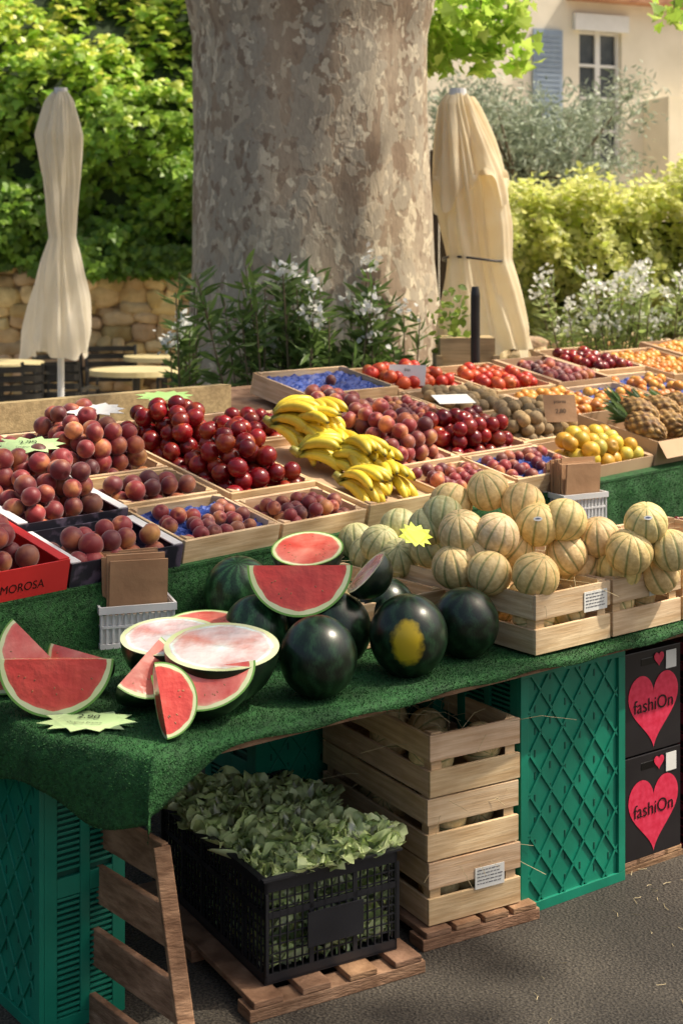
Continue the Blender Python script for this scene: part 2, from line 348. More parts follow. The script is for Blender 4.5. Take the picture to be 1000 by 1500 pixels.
for _ in range(80):
    x0=U(-5.6,0.1);L_=U(.08,.30);k=int(34*L_/.3)+8
    C=np.stack([x0+rng.normal(size=k)*.10,SWY-.12+rng.normal(size=k)*.03,1.76-U(0,1,k)*L_],1)
    inst(mb,IVY,C,U(.06,.1,k),frames(np.tile([0,-1,.3],(k,1))+rng.normal(size=(k,3))*.3,(0,0,-1)),leafcols(k,(.08,.18,.025),(.18,.30,.04)))
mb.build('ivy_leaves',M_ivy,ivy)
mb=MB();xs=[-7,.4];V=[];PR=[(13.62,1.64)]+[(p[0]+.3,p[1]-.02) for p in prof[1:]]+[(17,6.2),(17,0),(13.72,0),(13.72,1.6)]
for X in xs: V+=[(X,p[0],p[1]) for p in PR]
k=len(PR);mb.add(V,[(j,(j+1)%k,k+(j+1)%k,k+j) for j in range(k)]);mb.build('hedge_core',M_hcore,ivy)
# ---------------------------------------------------------------- right side background
fence=empty('wooden_fence');mb=MB()
for i in range(10):
    x=.35+i*.09;box(mb,(x,12.9,0),(x+.08,12.93,2.62+U(-.02,.02)),0,wcol(.3))
box(mb,(.35,12.931,.6),(1.3,12.98,.7));box(mb,(.35,12.931,2.2),(1.3,12.98,2.3));mb.build('palings',M_fence,fence)
lw=empty('low_stone_wall');mb=MB();box(mb,(.45,10.9,0),(7,11.1,.98));mb.build('core',M_mortar,lw)
mb=MB();rubble(mb,.45,6,10.9,1.0,.09);mb.build('stones',M_stone,lw,smooth=True)
def hedge(name,x0,x1,y0,y1,z0,z1,N,c1,c2,size,seed=0):
    e=empty(name);mb=MB();x=U(x0,x1,N)
    top=rng.random(N)<.42
    bz=.14*np.sin(2.3*x+seed)+.08*np.sin(6.1*x+2)+.06*np.sin(13*x)
    y=np.where(top,U(y0,y1,N),y0+np.abs(rng.normal(size=N))*.12-.06+.10*np.sin(5*x)); z=np.where(top,z1+bz+rng.normal(size=N)*.08,z0+(z1+bz-z0)*rng.random(N))
    y=np.where(~top,y+.14*np.sin(7*z+3*x)+.1*np.sin(17*x+4*z),y)
    Nn=np.where(top[:,None],[0,-.1,1],[.2,-.8,.7])+rng.normal(size=(N,3))*.5
    g=np.where(top,1.7,.9+.7*(z-z0)/(z1-z0))[:,None]  # sunlight painted in: top leaves brightest, front leaves brighter upward
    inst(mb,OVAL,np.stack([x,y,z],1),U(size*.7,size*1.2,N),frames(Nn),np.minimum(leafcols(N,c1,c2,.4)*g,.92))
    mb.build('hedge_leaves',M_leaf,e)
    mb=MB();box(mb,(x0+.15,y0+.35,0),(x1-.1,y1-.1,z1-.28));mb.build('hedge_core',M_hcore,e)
    return e
hedge('clipped_hedge',1.36,5.2,11.4,12.7,1.0,2.22,17000,(.36,.42,.08),(.70,.70,.26),.075)
ol=empty('olive_tree',T(1.95,15.2,0))
mb=MB();cl=rng.normal(size=(70,3))*np.array([.62,.4,.30])+np.array([0.0,0,2.9])
cl=cl[(cl[:,2]>2.2)&(cl[:,2]<3.5)&(np.abs(cl[:,0])<1.1)]
idx=rng.integers(0,len(cl),11000);C=cl[idx]+rng.normal(size=(11000,3))*np.array([.16,.14,.12])
inst(mb,LANCE,C,U(.065,.12,len(C)),frames(rng.normal(size=(len(C),3))),leafcols(len(C),(.30,.37,.25),(.50,.56,.42),.35))
mb.build('crown_leaves',M_olive,ol)
mb=MB();tube(mb,[(0,0,0),(.05,0,.8),(-.03,0,1.6),(.05,0,2.3)],[.16,.12,.1,.08],12)
for c in cl[:40]: tube(mb,[(.03,0,2.0),(c[0]*.4,c[1]*.5,2.5),c],[.05,.025,.006],6)
mb.build('trunk',M_twig,ol,smooth=True)
HY=26.
hs=empty('stucco_house',T(4.73,HY,0)@RZ(math.radians(22))@T(-4.73,-HY,0))
mb=MB()
wx0,wx1,wz0,wz1=4.28,5.18,3.4,5.84
sx=.6
box(mb,(sx,HY,0),(wx0,HY+.4,9));box(mb,(wx1,HY,0),(14,HY+.4,9));box(mb,(wx0,HY,wz1),(wx1,HY+.4,9));box(mb,(wx0,HY,0),(wx1,HY+.4,wz0))
box(mb,(sx,HY+.4,0),(14,HY+9,9))
box(mb,(5.65,HY-.8,0),(14,HY-.003,4.6),0,(1.1,1.07,1.0));mb.build('walls',M_wall,hs)
mb=MB();box(mb,(wx0-.14,HY-.10,wz1-.02),(wx1+.10,HY-.003,wz1+.28))
cx=(wx0+wx1)/2
for a,b in((wx0,wx0+.06),(cx-.05,cx+.05),(wx1-.06,wx1)): box(mb,(a,HY+.10,wz0),(b,HY+.16,wz1))
for z in np.linspace(wz0,wz1-.06,5): box(mb,(wx0,HY+.105,z),(wx1,HY+.155,z+.05))
box(mb,(wx0-.06,HY-.08,wz0-.06),(wx1+.06,HY+.1,wz0));mb.build('window_frame',M_wframe,hs)
mb=MB();box(mb,(wx0,HY+.17,wz0),(wx1,HY+.19,wz1));mb.build('window_glass',M_glass,hs)
mb=MB()
a,b=3.30,3.90
box(mb,(a,HY-.06,wz0),(b,HY-.02,wz1-.05))
for z in np.arange(wz0+.1,wz1-.15,.09): box(mb,(a+.05,HY-.072,z),(b-.05,HY-.061,z+.05))
mb.build('shutter',M_shut,hs)
mb=MB();box(mb,(sx-.3,HY-.5,9),(14.3,HY+9.3,9.25));box(mb,(4.0,HY-.35,6.35),(14,HY-.003,6.5));mb.build('roof_eaves',M_tile,hs)
# ---------------------------------------------------------------- shrubs
def oleander(name,x,y,z0,spreadx,h,stems,fl,leaf=.13,seedc=((.10,.18,.045),(.22,.33,.09)),lean=1.5):
    e=empty(name,T(x,y,0));mb=MB();mt=MB();mf=MB()
    for i in range(stems):
        bx,by=U(-.35,.35)*spreadx,U(-.1,.1);tx,ty=bx*lean+rng.normal()*spreadx*.2,by+rng.normal()*.12;hh=h*U(.72,1.0)
        tt=np.linspace(0,1,6)[:,None]
        P=np.array([bx,by,0])*(1-tt)+np.array([tx,ty,hh])*tt;P[:,2]+=0.03*np.sin(tt[:,0]*3)
        tube(mt,P,np.linspace(.009,.003,6),5)
        k=52;t=U(.35,1,k);C=np.stack([np.interp(t,tt[:,0],P[:,j]) for j in range(3)],1)
        out=rng.normal(size=(k,3))*np.array([1,1,.35])+np.array([0,0,.55]);out/=np.linalg.norm(out,axis=1)[:,None]
        Nn=np.cross(out,rng.normal(size=(k,3)))
        a=out;n_=Nn/np.linalg.norm(Nn,axis=1)[:,None];b=np.cross(a,n_);R=np.stack([b,a,n_],2)
        inst(mb,LANCE,C,U(leaf*.7,leaf*1.25,k),R,leafcols(k,*seedc,.3))
        if rng.random()<fl:
            k=int(U(14,34));C=P[-1]+rng.normal(size=(k,3))*.03+np.array([0,-.04,.02])
            inst(mf,OVAL,C,U(.025,.042,k),frames(rng.normal(size=(k,3))+np.array([0,-.8,.4])),np.ones((k,3)))
    mb.build('leaves',M_leaf,e);mt.build('stems',M_twig,e);mf.build('flowers',M_flower,e)
oleander('oleander_shrub',-.20,7.1,0,.62,1.58,60,.28,.12)
oleander('oleander_shrub',-.80,7.35,0,.12,1.58,11,.4,.10)
oleander('oleander_shrub',.24,7.2,0,.25,1.42,12,.4,.11)
oleander('oleander_shrub',1.9,9.3,0,.9,1.55,44,.8,.11,seedc=((.32,.44,.12),(.55,.62,.28)))
oleander('oleander_shrub',2.6,8.6,0,.9,1.45,36,.7,.11,seedc=((.32,.44,.12),(.55,.62,.28)))
pl=empty('wooden_planter',T(.60,6.9,0));mb=MB()
for z in np.arange(.05,1.1,.15): box(mb,(-.13,-.13,z),(.13,.13,z+.142),0,wcol())
for sx_ in(-.135,.135):
    for sy_ in(-.135,.135): box(mb,(sx_-.015,sy_-.015,0),(sx_+.015,sy_+.015,1.16),0,wcol())
mb.build('box',M_woodx,pl)
mb=MB();k=110;C=rng.normal(size=(k,3))*np.array([.05,.05,.1])+np.array([-.07,0,1.28]);inst(mb,OVAL,C,U(.03,.06,k),frames(rng.normal(size=(k,3))),leafcols(k,(.16,.26,.04),(.3,.4,.08)))
mb.build('plant',M_leaf,pl)
mb=MB();tube(mb,[(0,0,0),(0,0,1.45),(0,0,1.49)],[.022,.022,.016],16);mb.build('black_post',M_metal,None,T(.62,6.6,0)) 
# ---------------------------------------------------------------- closed parasols
def parasol(name,x,y,prof,m,k=7,seed=0,flap=None,tie=None,sx=1,amp=.2):
    e=empty(name,T(x,y,0));mb=MB();n=180
    pz=[p[0] for p in prof][::-1];pr=[p[1] for p in prof][::-1];px_=[p[2] for p in prof][::-1]
    def sheet(z0,z1,sc,ph,rag):
        Z=np.linspace(z0,z1,80);V=[]
        for j,z in enumerate(Z):
            r=np.interp(z,pz,pr)*sc;dx=np.interp(z,pz,px_)
            for q in range(n):
                a=2*math.pi*q/n
                w=math.sin(k*a+ph+1.8*math.sin(2.6*z+a)+.6*math.sin(5*z+2*a));w=(abs(w)**.6)*(1 if w>0 else -1)
                w2=math.sin((2*k+3)*a+ph*2+2.2*math.sin(1.9*z+2*a))
                rr_=r*(1+amp*w*.8+.07*w2+.10*math.sin(3*a+2.5*z+ph)+.03*math.sin(23*a+6*z+2*math.sin(a+3*z)))
                zz_=z
                if j<12: zz_=z+rag*(1-j/12)*(math.sin(4*a+ph)*.6+math.sin(9*a)*.3)
                V.append((dx+rr_*math.cos(a)*sx,rr_*math.sin(a),zz_))
        F=[(i*n+q,i*n+(q+1)%n,(i+1)*n+(q+1)%n,(i+1)*n+q) for i in range(79) for q in range(n)]
        mb.add(V,F)
    sheet(pz[0],pz[-1],1,seed,.05)
    if flap: sheet(flap[0],flap[1],flap[2],seed+2,.14)
    mb.build('canopy_cloth',m,e,smooth=True)
    mb=MB();tube(mb,[(px_[-1],0,0),(px_[-1],0,pz[-1]+.02)],[.024,.024],14);tube(mb,[(px_[-1],0,pz[-1]-.02),(px_[-1],0,pz[-1]+.03)],[.05,.045],14);tube(mb,[(px_[-1],0,.0),(px_[-1],0,.07)],[.28,.26],24)
    mb.build('pole_and_base',M_white,e)
    if tie:
        mb=MB();a=np.linspace(0,2*math.pi,40);r=np.interp(tie,pz,pr)*1.2;dx=np.interp(tie,pz,px_)
        tube(mb,[(dx+r*math.cos(t),r*math.sin(t),tie+.012*math.sin(2*t)) for t in a],.007,6);mb.build('tie_strap',M_metal,e)
    return e
parasol('closed_parasol',-1.97,10.,[(2.80,.05,0),(2.74,.09,0),(2.5,.145,-.02),(2.2,.125,-.01),(1.95,.10,-.01),(1.78,.08,-.0),(1.6,.125,-.01),(1.35,.18,-.01),(1.1,.22,-.02),(.96,.225,-.02)],M_cloth,4,3,None,None)
parasol('closed_parasol',.62,7.6,[(2.50,.05,.0),(2.44,.075,0),(2.25,.115,.03),(2.0,.165,.06),(1.8,.165,.08),(1.62,.15,.10),(1.45,.185,.12),(1.25,.22,.14),(1.13,.235,.15)],M_cloth2,5,5,(1.98,2.49,1.22),1.62,amp=.26)
# ---------------------------------------------------------------- cafe furniture
def chair(x,y,rot):
    e=empty('cafe_chair',T(x,y,0)@RZ(rot));mb=MB()
    for sx_ in(-.22,.22):
        tube(mb,[(sx_,-.2,0),(sx_,-.2,.64)],.014,8);tube(mb,[(sx_,.22,0),(sx_,.2,.45),(sx_*.98,.26,.86)],.014,8)
        tube(mb,[(sx_,-.2,.64),(sx_,.0,.66),(sx_,.23,.65)],.018,8)
    for i in range(7): box(mb,(-.21,-.2+i*.058,.44),(.21,-.155+i*.058,.455))
    for i in range(5):
        z=.53+i*.068;P=[(.22*math.sin(t),.23+.02*i*.5+.05*math.cos(t),z) for t in np.linspace(-1.5,1.5,9)]
        for j in range(8):
            a=np.array(P[j]);b=np.array(P[j+1]);mb.add([a,b,b+(0,0,.045),a+(0,0,.045),a+(0,.012,0),b+(0,.012,0),b+(0,.012,.045),a+(0,.012,.045)],[(0,1,2,3),(7,6,5,4),(3,2,6,7),(0,4,5,1),(0,3,7,4),(1,5,6,2)])
    mb.build('frame_and_slats',M_metal,e)
def cafe_table(x,y,r=.34):
    e=empty('cafe_table',T(x,y,0));mb=MB();tube(mb,[(0,0,.73),(0,0,.77)],[r,r],40);mb.build('top',M_table,e)
    mb=MB();tube(mb,[(0,0,.03),(0,0,.73)],.03,12);tube(mb,[(0,0,0),(0,0,.03)],[.24,.22],24);mb.build('pedestal',M_metal,e)
cafe_table(-1.60,11.1,.36);cafe_table(-1.58,12.7,.36);cafe_table(-2.85,11.9,.36)
for c in [(-2.12,10.8,3.0),(-2.50,10.6,-2.7),(-2.02,12.55,.2),(-1.26,11.7,-1.2),(-2.42,12.5,.5)]: chair(*c)
chair(1.55,10.5,.3);cafe_table(1.1,10.6)
# ---------------------------------------------------------------- frames for the stall
A0=np.array([-.344,2.76,0]);u=nrm([.785,.62,0]);v=np.array([-u[1],u[0],0]);k3=np.array([0,0,1.])
MT=FR(A0,u,v,k3)
TZ=.645
def tw(a,b,z=TZ): return A0+u*a+v*b+k3*z
def ul(b): return -.02-.11*min(1,max(b,0)/.25)-.03*max(0,b-.25)
ft=empty('market_table',MT);mb=MB()
LU=4.2
box(mb,(.03,.012,.614),(LU,.80,.634))
for s_ in (.2,1.25,2.2,3.2,4.1):
    box(mb,(s_,.40,.575),(s_+.05,.79,.6135));box(mb,(s_,.72,0),(s_+.05,.77,.5745))
mb.build('table_board',M_oldwood,ft)
a_=list(np.linspace(-1,0,14))+list(np.linspace(0,1,150))[1:];b_=list(np.linspace(-1,0,10))+list(np.linspace(0,1,40))[1:]
V=[];na,nb=len(a_),len(b_)
for bb in b_:
    for aa in a_:
        vv=max(bb,0)*.82;uu0=ul(vv);uu=uu0+max(aa,0)*(LU-uu0);z=TZ-.0
        ldrop=.125+.025*math.sin(vv*16)
        fd=.018+.085*max(0,1-(uu+.02)/.16)**1.3+.004*math.sin(uu*23)
        da=-min(aa,0);db=-min(bb,0)
        z-= math.sqrt((da*ldrop)**2+(db*fd)**2) if (da>0 and db>0) else da*ldrop+db*fd
        x=uu-(.022*math.sin(min(da*3,1.57))+.012*da*math.sin(vv*22));y=vv-(.012*math.sin(min(db*3,1.57)))
        z+= .0025*math.sin(uu*9+vv*7)+.002*math.sin(vv*19+uu*3)
        e_=max(0,1-max(aa,0)*(LU-uu0)/.09)*(.012 if aa>=0 else .0); z-=e_*e_*20*.5 if aa>=0 else .0014
        V.append((x,y,z))
F=[(j*na+i,j*na+i+1,(j+1)*na+i+1,(j+1)*na+i) for j in range(nb-1) for i in range(na-1)]
V=np.array(V);mb=MB();mb.add(V,F)
o=mb.build('green_carpet',M_carpet,ft,smooth=True)
sm=o.modifiers.new('s','SOLIDIFY');sm.thickness=.005;sm.offset=-1
def tufts(V,F,n,parent,M=None,lim=None,h=.007):
    V=np.asarray(V,float);Fa=np.array(F);P0,P1,P2,P3=[V[Fa[:,i]] for i in range(4)]
    ar=np.linalg.norm(np.cross(P1-P0,P3-P0),axis=1)
    if lim is not None: ar=ar*lim(P0)
    ix=rng.choice(len(Fa),n,p=ar/ar.sum());s=rng.random((n,1));t=rng.random((n,1))
    C=(P0[ix]*(1-s)+P1[ix]*s)*(1-t)+(P3[ix]*(1-s)+P2[ix]*s)*t
    nn_=np.cross(P1-P0,P3-P0)[ix];nn_/=np.linalg.norm(nn_,axis=1)[:,None]+1e-9
    d=nn_+rng.normal(size=(n,3))*.45;d/=np.linalg.norm(d,axis=1)[:,None]
    w=np.cross(d,rng.normal(size=(n,3)));w/=np.linalg.norm(w,axis=1)[:,None];hh=U(.5,1,n)[:,None]*h
    VV=np.stack([C-w*.0012,C+w*.0012,C+d*hh],1).reshape(-1,3)
    cc=np.repeat(U(.6,1.3,n)[:,None]*np.ones((1,3)),3,0)
    mb=MB();mb.add(VV,np.arange(3*n).reshape(-1,3),0,cc);mb.build('carpet_pile',M_tuft,parent,M)
tufts(V,F,66000,ft,lim=lambda P:(P[:,0]<1.7)*1.,h=.006)
# ---------------------------------------------------------------- rear display stand
F0=np.array([-.804,3.35,.80]);u2=nrm([.686,.728,0]);vh=np.array([-u2[1],u2[0],0]);sl=math.radians(12.5)
v2=vh*math.cos(sl)+k3*math.sin(sl);n2=np.cross(u2,v2);MD=FR(F0,u2,v2,n2)
def sd(s,t,h=0): return F0+u2*s+v2*t+n2*h
st=empty('display_stand');mb=MB()
box(mb,(-1.2,0,-.025),(1.66,.97,-.003),0,(1,1,1),MD);box(mb,(1.66,0,-.025),(6.5,1.4,-.003),0,(1,1,1),MD)
mb.build('display_board',M_oldwood,st)
mb=MB()
MB2=FR(F0+k3*.24,u2,vh,k3)
box(mb,(-1.2,.975,.02),(1.62,1.03,.115),0,wcol(),MB2);box(mb,(-1.2,1.035,.05),(1.60,1.18,.07),0,(.8,.78,.75),MB2)
for s in(-.9,.3,1.5): box(mb,(s,1.0,-1.04),(s+.06,1.06,.0195),0,wcol(),MB2)
mb.build('back_beam',M_woodx,st)
mb=MB()
for s in np.arange(-1,6.4,.9):
    for t,zt in((.05,.76),(.85,.93)):
        b=F0+u2*s+vh*t;box(mb,(-.025,-.025,0),(.025,.025,zt),0,wcol(),FR((b[0],b[1],0),u2,vh,k3))
mb.build('trestle_legs',M_woodx,st)
ns,nz_=420,22;V=[];S_=np.linspace(-1.2,6.5,ns)
for j in range(nz_):
    q=j/(nz_-1)
    for s in S_:
        off=-.018-(.012+.022*q)*(math.sin(s*14+.8*math.sin(s*5))**2)*(1 if q>.05 else 0)-.01*math.sin(s*3.3)*q
        p=F0+u2*s+vh*off+k3*(.004-.44*q*(1+.02*math.sin(s*7)));V.append(p)
F=[((j+1)*ns+i,(j+1)*ns+i+1,j*ns+i+1,j*ns+i) for j in range(nz_-1) for i in range(ns-1)]
mb=MB();mb.add(V,F);mb.build('green_drape',M_carpet,st,smooth=True)
tufts(V,F,34000,st,lim=lambda P:((P[:,0]>-1.2)&(P[:,0]<1.6)&(P[:,2]>.5))*1.,h=.008)
mb=MB();box(mb,(-1.2,-.02,-.003),(1.9,.02,.004),0,(1,1,1),MD);box(mb,(2.5,-.02,-.003),(6.5,.3,.004),0,(1,1,1),MD);mb.build('drape_fold',M_carpet,st)
# ---------------------------------------------------------------- fruit crates
SP=sph(18,12,lambda V:V*np.array([1,1,.93]))
def dimple(V):
    r=np.hypot(V[:,0],V[:,1]);V=V.copy();V[:,2]-=np.where(V[:,2]>0,.22*np.exp(-(r/.22)**2),0)
    V[:,0]*=1-.05*np.exp(-(V[:,1]/.25)**2)*(V[:,0]>0);return V*np.array([1,1,.94])
PE=sph(20,14,dimple)
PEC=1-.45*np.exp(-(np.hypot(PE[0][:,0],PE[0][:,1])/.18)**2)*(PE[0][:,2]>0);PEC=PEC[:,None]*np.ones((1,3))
def heap(w,l,r,layers,z0=0,marg=0,edge=.0):
    out=[]
    for L_ in range(layers):
        m=r*1.02+L_*r*.55+marg;dx=2*r*1.0;dy=2*r*.9
        y=m;row=0
        while y<=l-m+.0001:
            x=m+(r if (row+L_)%2 else 0)
            while x<=w-m+.0001:
                if L_<2 or rng.random()<.85: out.append((x+rng.normal()*r*.2,y+rng.normal()*r*.2,z0+r+L_*r*1.42+rng.normal()*r*.2))
                x+=dx
            y+=dy;row+=1
    return np.array(out)
def wcrate(mb,w,l,h,t=.011,slats=1,gap=.02,floor=True,post=True,pt=.028):
    if floor: box(mb,(t,t,.0),(w-t,l-t,.006),0,wcol())
    sh=(h-gap*(slats-1))/slats
    for i in range(slats):
        z0=i*(sh+gap)+.001
        box(mb,(0,0,z0),(w,t,z0+sh),0,wcol());box(mb,(0,l-t,z0),(w,l,z0+sh),0,wcol())
        box(mb,(0,t+.0005,z0),(t,l-t-.0005,z0+sh-.002),0,wcol());box(mb,(w-t,t+.0005,z0),(w,l-t-.0005,z0+sh-.002),0,wcol())
    if post:
        for cx_,sx_ in((t,1),(w-t,-1)):
            for cy_,sy_ in((t,1),(l-t,-1)):
                z=h+.004;mb.add([(cx_,cy_,.006),(cx_+sx_*pt,cy_,.006),(cx_,cy_+sy_*pt,.006),(cx_,cy_,z),(cx_+sx_*pt,cy_,z),(cx_,cy_+sy_*pt,z)],[(0,1,2),(3,5,4),(0,3,4,1),(1,4,5,2),(2,5,3,0)],0,wcol())
KIND={'peach':(.030,M_peach,[(1,.75,.8),(.7,.5,.6),(1.1,1.2,1.0),(.45,.35,.5),(.85,.6,.6),(1,1,1)],PE),
 'nectarine':(.032,M_nect,[(1,1,1),(.6,.5,.6),(1.15,1.4,1.0),(.8,.7,.8)],PE),
 'plum':(.023,M_peach,[(.9,.7,.8),(.6,.5,.7),(1.1,1.1,1)],PE),
 'cherry':(.013,M_nect,[(.35,.2,.3),(.5,.4,.5)],SP),
 'apricot':(.026,M_fruit,[(.75,.32,.05),(.8,.42,.08),(.7,.25,.05)],PE),
 'kiwi':(.028,M_kiwi,[(1,1,1),(.8,.8,.75),(1.2,1.15,1)],SP),
 'yellow_apple':(.034,M_fruit,[(.75,.55,.05),(.7,.6,.1),(.8,.45,.05)],PE),
 'tomato':(.03,M_fruit,[(.6,.04,.02),(.65,.1,.03),(.5,.12,.03)],PE)}
def fcrate(s0,s1,t0,t1,kind,layers=2,h=.075,zo=0,style='wood',blue=False,M=None,tilt=0,partial=1):
    r,m,cl_,tp=KIND[kind];w=s1-s0-.006;l=t1-t0-.006
    e=empty(kind+'_crate',(MD if M is None else M)@T(s0+.003+U(-.002,.002),t0+.003,zo)@RX(tilt)@RZ(U(-.008,.008)));mb=MB()
    if style=='wood': wcrate(mb,w,l,h);mb.build('crate',M_wood,e,bevel=.0015)
    else:
        box(mb,(.003,.003,0),(w-.003,l-.003,.004),0)
        for lo,hi in(((0,0,0),(w,.004,h)),((0,l-.004,0),(w,l,h)),((0,.0045,0),(.004,l-.0045,h-.001)),((w-.004,.0045,0),(w,l-.0045,h-.001))): box(mb,lo,hi,0)
        box(mb,(0,.005,h),(.03,l-.005,h+.003),1);box(mb,(w-.03,.005,h),(w,l-.005,h+.003),1)
        mb.build('carton',{'red':[M_red,M_red],'dark':[M_dark,M_white],'card':[M_card,M_card]}[style],e)
        if style=='red': text('AMOROSA',.030,T(w*.60,-.0008,h*.42)@RX(math.pi/2),e,M_gold)
    t=.012
    z0=.01
    if layers==1: z0=h-r*1.3
    C=heap(w-2*t,l-2*t,r,layers,z0)+np.array([t,t,0])
    if partial<1: C=C[rng.random(len(C))<partial]
    n=len(C);ci=rng.integers(0,len(cl_),n);cols=np.array(cl_)[ci]*U(.7,1.2,n)[:,None]
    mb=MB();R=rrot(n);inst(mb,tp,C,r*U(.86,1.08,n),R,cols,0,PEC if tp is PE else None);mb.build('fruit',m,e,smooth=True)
    if blue or layers==1:
        mb=MB();g=26;X,Y=np.meshgrid(np.linspace(t,w-t,g),np.linspace(t,l-t,g))
        Zz=(h-r*.9 if layers==1 else h*.8)+rng.normal(size=X.shape)*.006
        mb.add(np.stack([X,Y,Zz],2).reshape(-1,3),[(j*g+i,j*g+i+1,(j+1)*g+i+1,(j+1)*g+i) for j in range(g-1) for i in range(g-1)])
        mb.build('tissue_paper',M_blue if blue else M_card,e)
    return e
fcrate(-.60,-.19,.0,.32,'peach',3,.07,style='red');fcrate(-.18,.18,-.02,.30,'peach',3,.085,style='red')
fcrate(-.6,-.2,.33,.93,'peach',3);fcrate(-.19,.18,.33,.93,'peach',3)
fcrate(.19,.55,-.01,.22,'peach',2,.065,style='dark')
fcrate(.19,.55,.23,.60,'peach',4,.08,style='dark');fcrate(.19,.55,.61,.93,'peach',3,.075)
fcrate(.56,.915,.0,.27,'plum',1,.065,blue=True,partial=.75);fcrate(.56,.915,.275,.50,'peach',2,.07);fcrate(.56,.915,.505,.93,'peach',4,.07)
fcrate(.92,1.275,.0,.22,'plum',2,.06);fcrate(.92,1.275,.225,.93,'nectarine',4,.075)
fcrate(1.655,2.02,.0,.24,'plum',2,.06);fcrate(1.655,2.02,.245,.90,'peach',4,.07)
fcrate(2.03,2.48,.0,.26,'plum',1,.065,blue=True,partial=.7);fcrate(2.03,2.48,.265,.60,'nectarine',3,.065);fcrate(2.03,2.48,.605,.915,'plum',2,.07)
fcrate(1.92,2.44,.92,1.24,'plum',1,.085,blue=True,zo=.02,partial=.05)
fcrate(2.49,2.95,.02,.30,'yellow_apple',2,.05,style='card')
fcrate(2.49,2.95,.305,.62,'kiwi',3,.06);fcrate(2.49,2.95,.625,.95,'kiwi',2,.07);fcrate(2.49,2.95,.955,1.3,'tomato',2,.07)
fcrate(2.96,3.4,.45,.8,'apricot',2,.07,style='card');fcrate(2.96,3.4,.81,1.2,'tomato',2,.08)
fcrate(3.41,3.85,.45,.8,'apricot',1,.07,blue=True,partial=.6);fcrate(3.41,3.85,.81,1.2,'peach',2,.09,style='card')
fcrate(3.86,4.3,.1,.5,'apricot',2,.07);fcrate(3.86,4.3,.51,.9,'apricot',1,.07,blue=True,partial=.5);fcrate(3.86,4.3,.91,1.3,'nectarine',2,.09)
fcrate(4.31,4.8,.3,.7,'yellow_apple',2,.09,style='card');fcrate(4.31,4.8,.75,1.2,'apricot',2,.09);fcrate(4.85,5.4,.3,.8,'tomato',2,.09);fcrate(4.85,5.4,.85,1.3,'apricot',2,.09,style='card')
pb=empty('pineapple_carton',MD@T(2.97,.03,0));mb=MB()
w,l,h=.6,.38,.10
for lo,hi in(((0,0,0),(w,.006,h)),((0,l-.006,0),(w,l,h)),((0,.0065,0),(.006,l-.0065,h)),((w-.006,.0065,0),(w,l-.0065,h)),((.007,.007,0),(w-.007,l-.007,.005))): box(mb,lo,hi)
mb.add([(0,0,h),(w,0,h),(w,-.05,h-.05),(0,-.05,h-.05)],[(0,1,2,3)]);mb.build('carton',M_card,pb)
text('FRESH',.06,T(.3,-.001,.05)@RX(math.pi/2),pb,M_red)
PNB=sph(60,40)
_v=PNB[0];_ph=np.arctan2(_v[:,1],_v[:,0]);_q=np.abs(np.sin(_ph*5+_v[:,2]*6))*np.abs(np.sin(_ph*5-_v[:,2]*6))
PNV=_v*np.array([.055,.055,.085])*(1+.14*_q)[:,None];PNC=(.35+1.0*_q)[:,None]*np.ones((1,3))
mb=MB();mg=MB()
for i in range(7):
    M=T(.06+i*.082,.10+.09*(i%2),.12+.03*(i%2))@RX(-math.pi/2+U(-.2,.2))@RZ(U(0,3))
    mb.add(PNV,PNB[1],0,PNC,M)
    k=26;C=np.tile([0,0,.08],(k,1));an=U(0,6.28,k);out=np.stack([np.cos(an)*.5,np.sin(an)*.5,U(.6,1.6,k)],1);out/=np.linalg.norm(out,axis=1)[:,None]
    n_=np.cross(out,rng.normal(size=(k,3)));n_/=np.linalg.norm(n_,axis=1)[:,None];R=np.stack([np.cross(out,n_),out,n_],2)
    C=C@M[:3,:3].T+M[:3,3];R=np.einsum('ij,njk->nik',M[:3,:3],R)
    inst(mg,LANCE,C,U(.06,.12,k),R,leafcols(k,(.10,.20,.06),(.2,.3,.12)))
mb.build('pineapples',M_pine,pb,smooth=True);mg.build('crowns',M_leaf,pb)
# bananas
bc=empty('banana_crate',MD@T(1.285,.0,0));mb=MB();wcrate(mb,.36,.62,.07);mb.build('crate',M_wood,bc,bevel=.0015)
mb=MB()
def banana(mb,M,L_=.17,R=.0185,col=(.78,.55,.03)):
    ang=1.35;rad=L_/ang;t=np.linspace(0,1,17);th=t*ang-.55*ang
    X=rad*(np.sin(th)-math.sin(-.55*ang));Z=rad*(np.cos(th)-math.cos(-.55*ang))
    r=R*np.interp(t,[0,.04,.12,.22,.5,.8,.92,.97,1],[.30,.34,.45,.8,1,.92,.6,.3,.2])
    n=10;V=[];C=[]
    for i in range(17):
        nn=np.array([math.sin(th[i]),0,math.cos(th[i])]);b=np.array([0,1.,0])
        g=np.interp(t[i],[0,.08,.2,.9,.97,1],[.1,.35,1,1,.5,.0]);c=np.array(col)*g+np.array([.25,.30,.04])*(1-g)
        if t[i]>.975:c=np.array([.05,.035,.02])
        for k in range(n):
            a=2*math.pi*k/n;q=1-.07*(k%2)
            V.append(np.array([X[i],0,Z[i]])+q*r[i]*(math.cos(a)*nn+math.sin(a)*b));C.append(c*(1 if k%2 else .88))
    F=[(i*n+k,i*n+(k+1)%n,(i+1)*n+(k+1)%n,(i+1)*n+k) for i in range(16) for k in range(n)]+[tuple(range(n))[::-1],tuple(16*n+k for k in range(n))]
    mb.add(V,F,0,np.array(C),M)
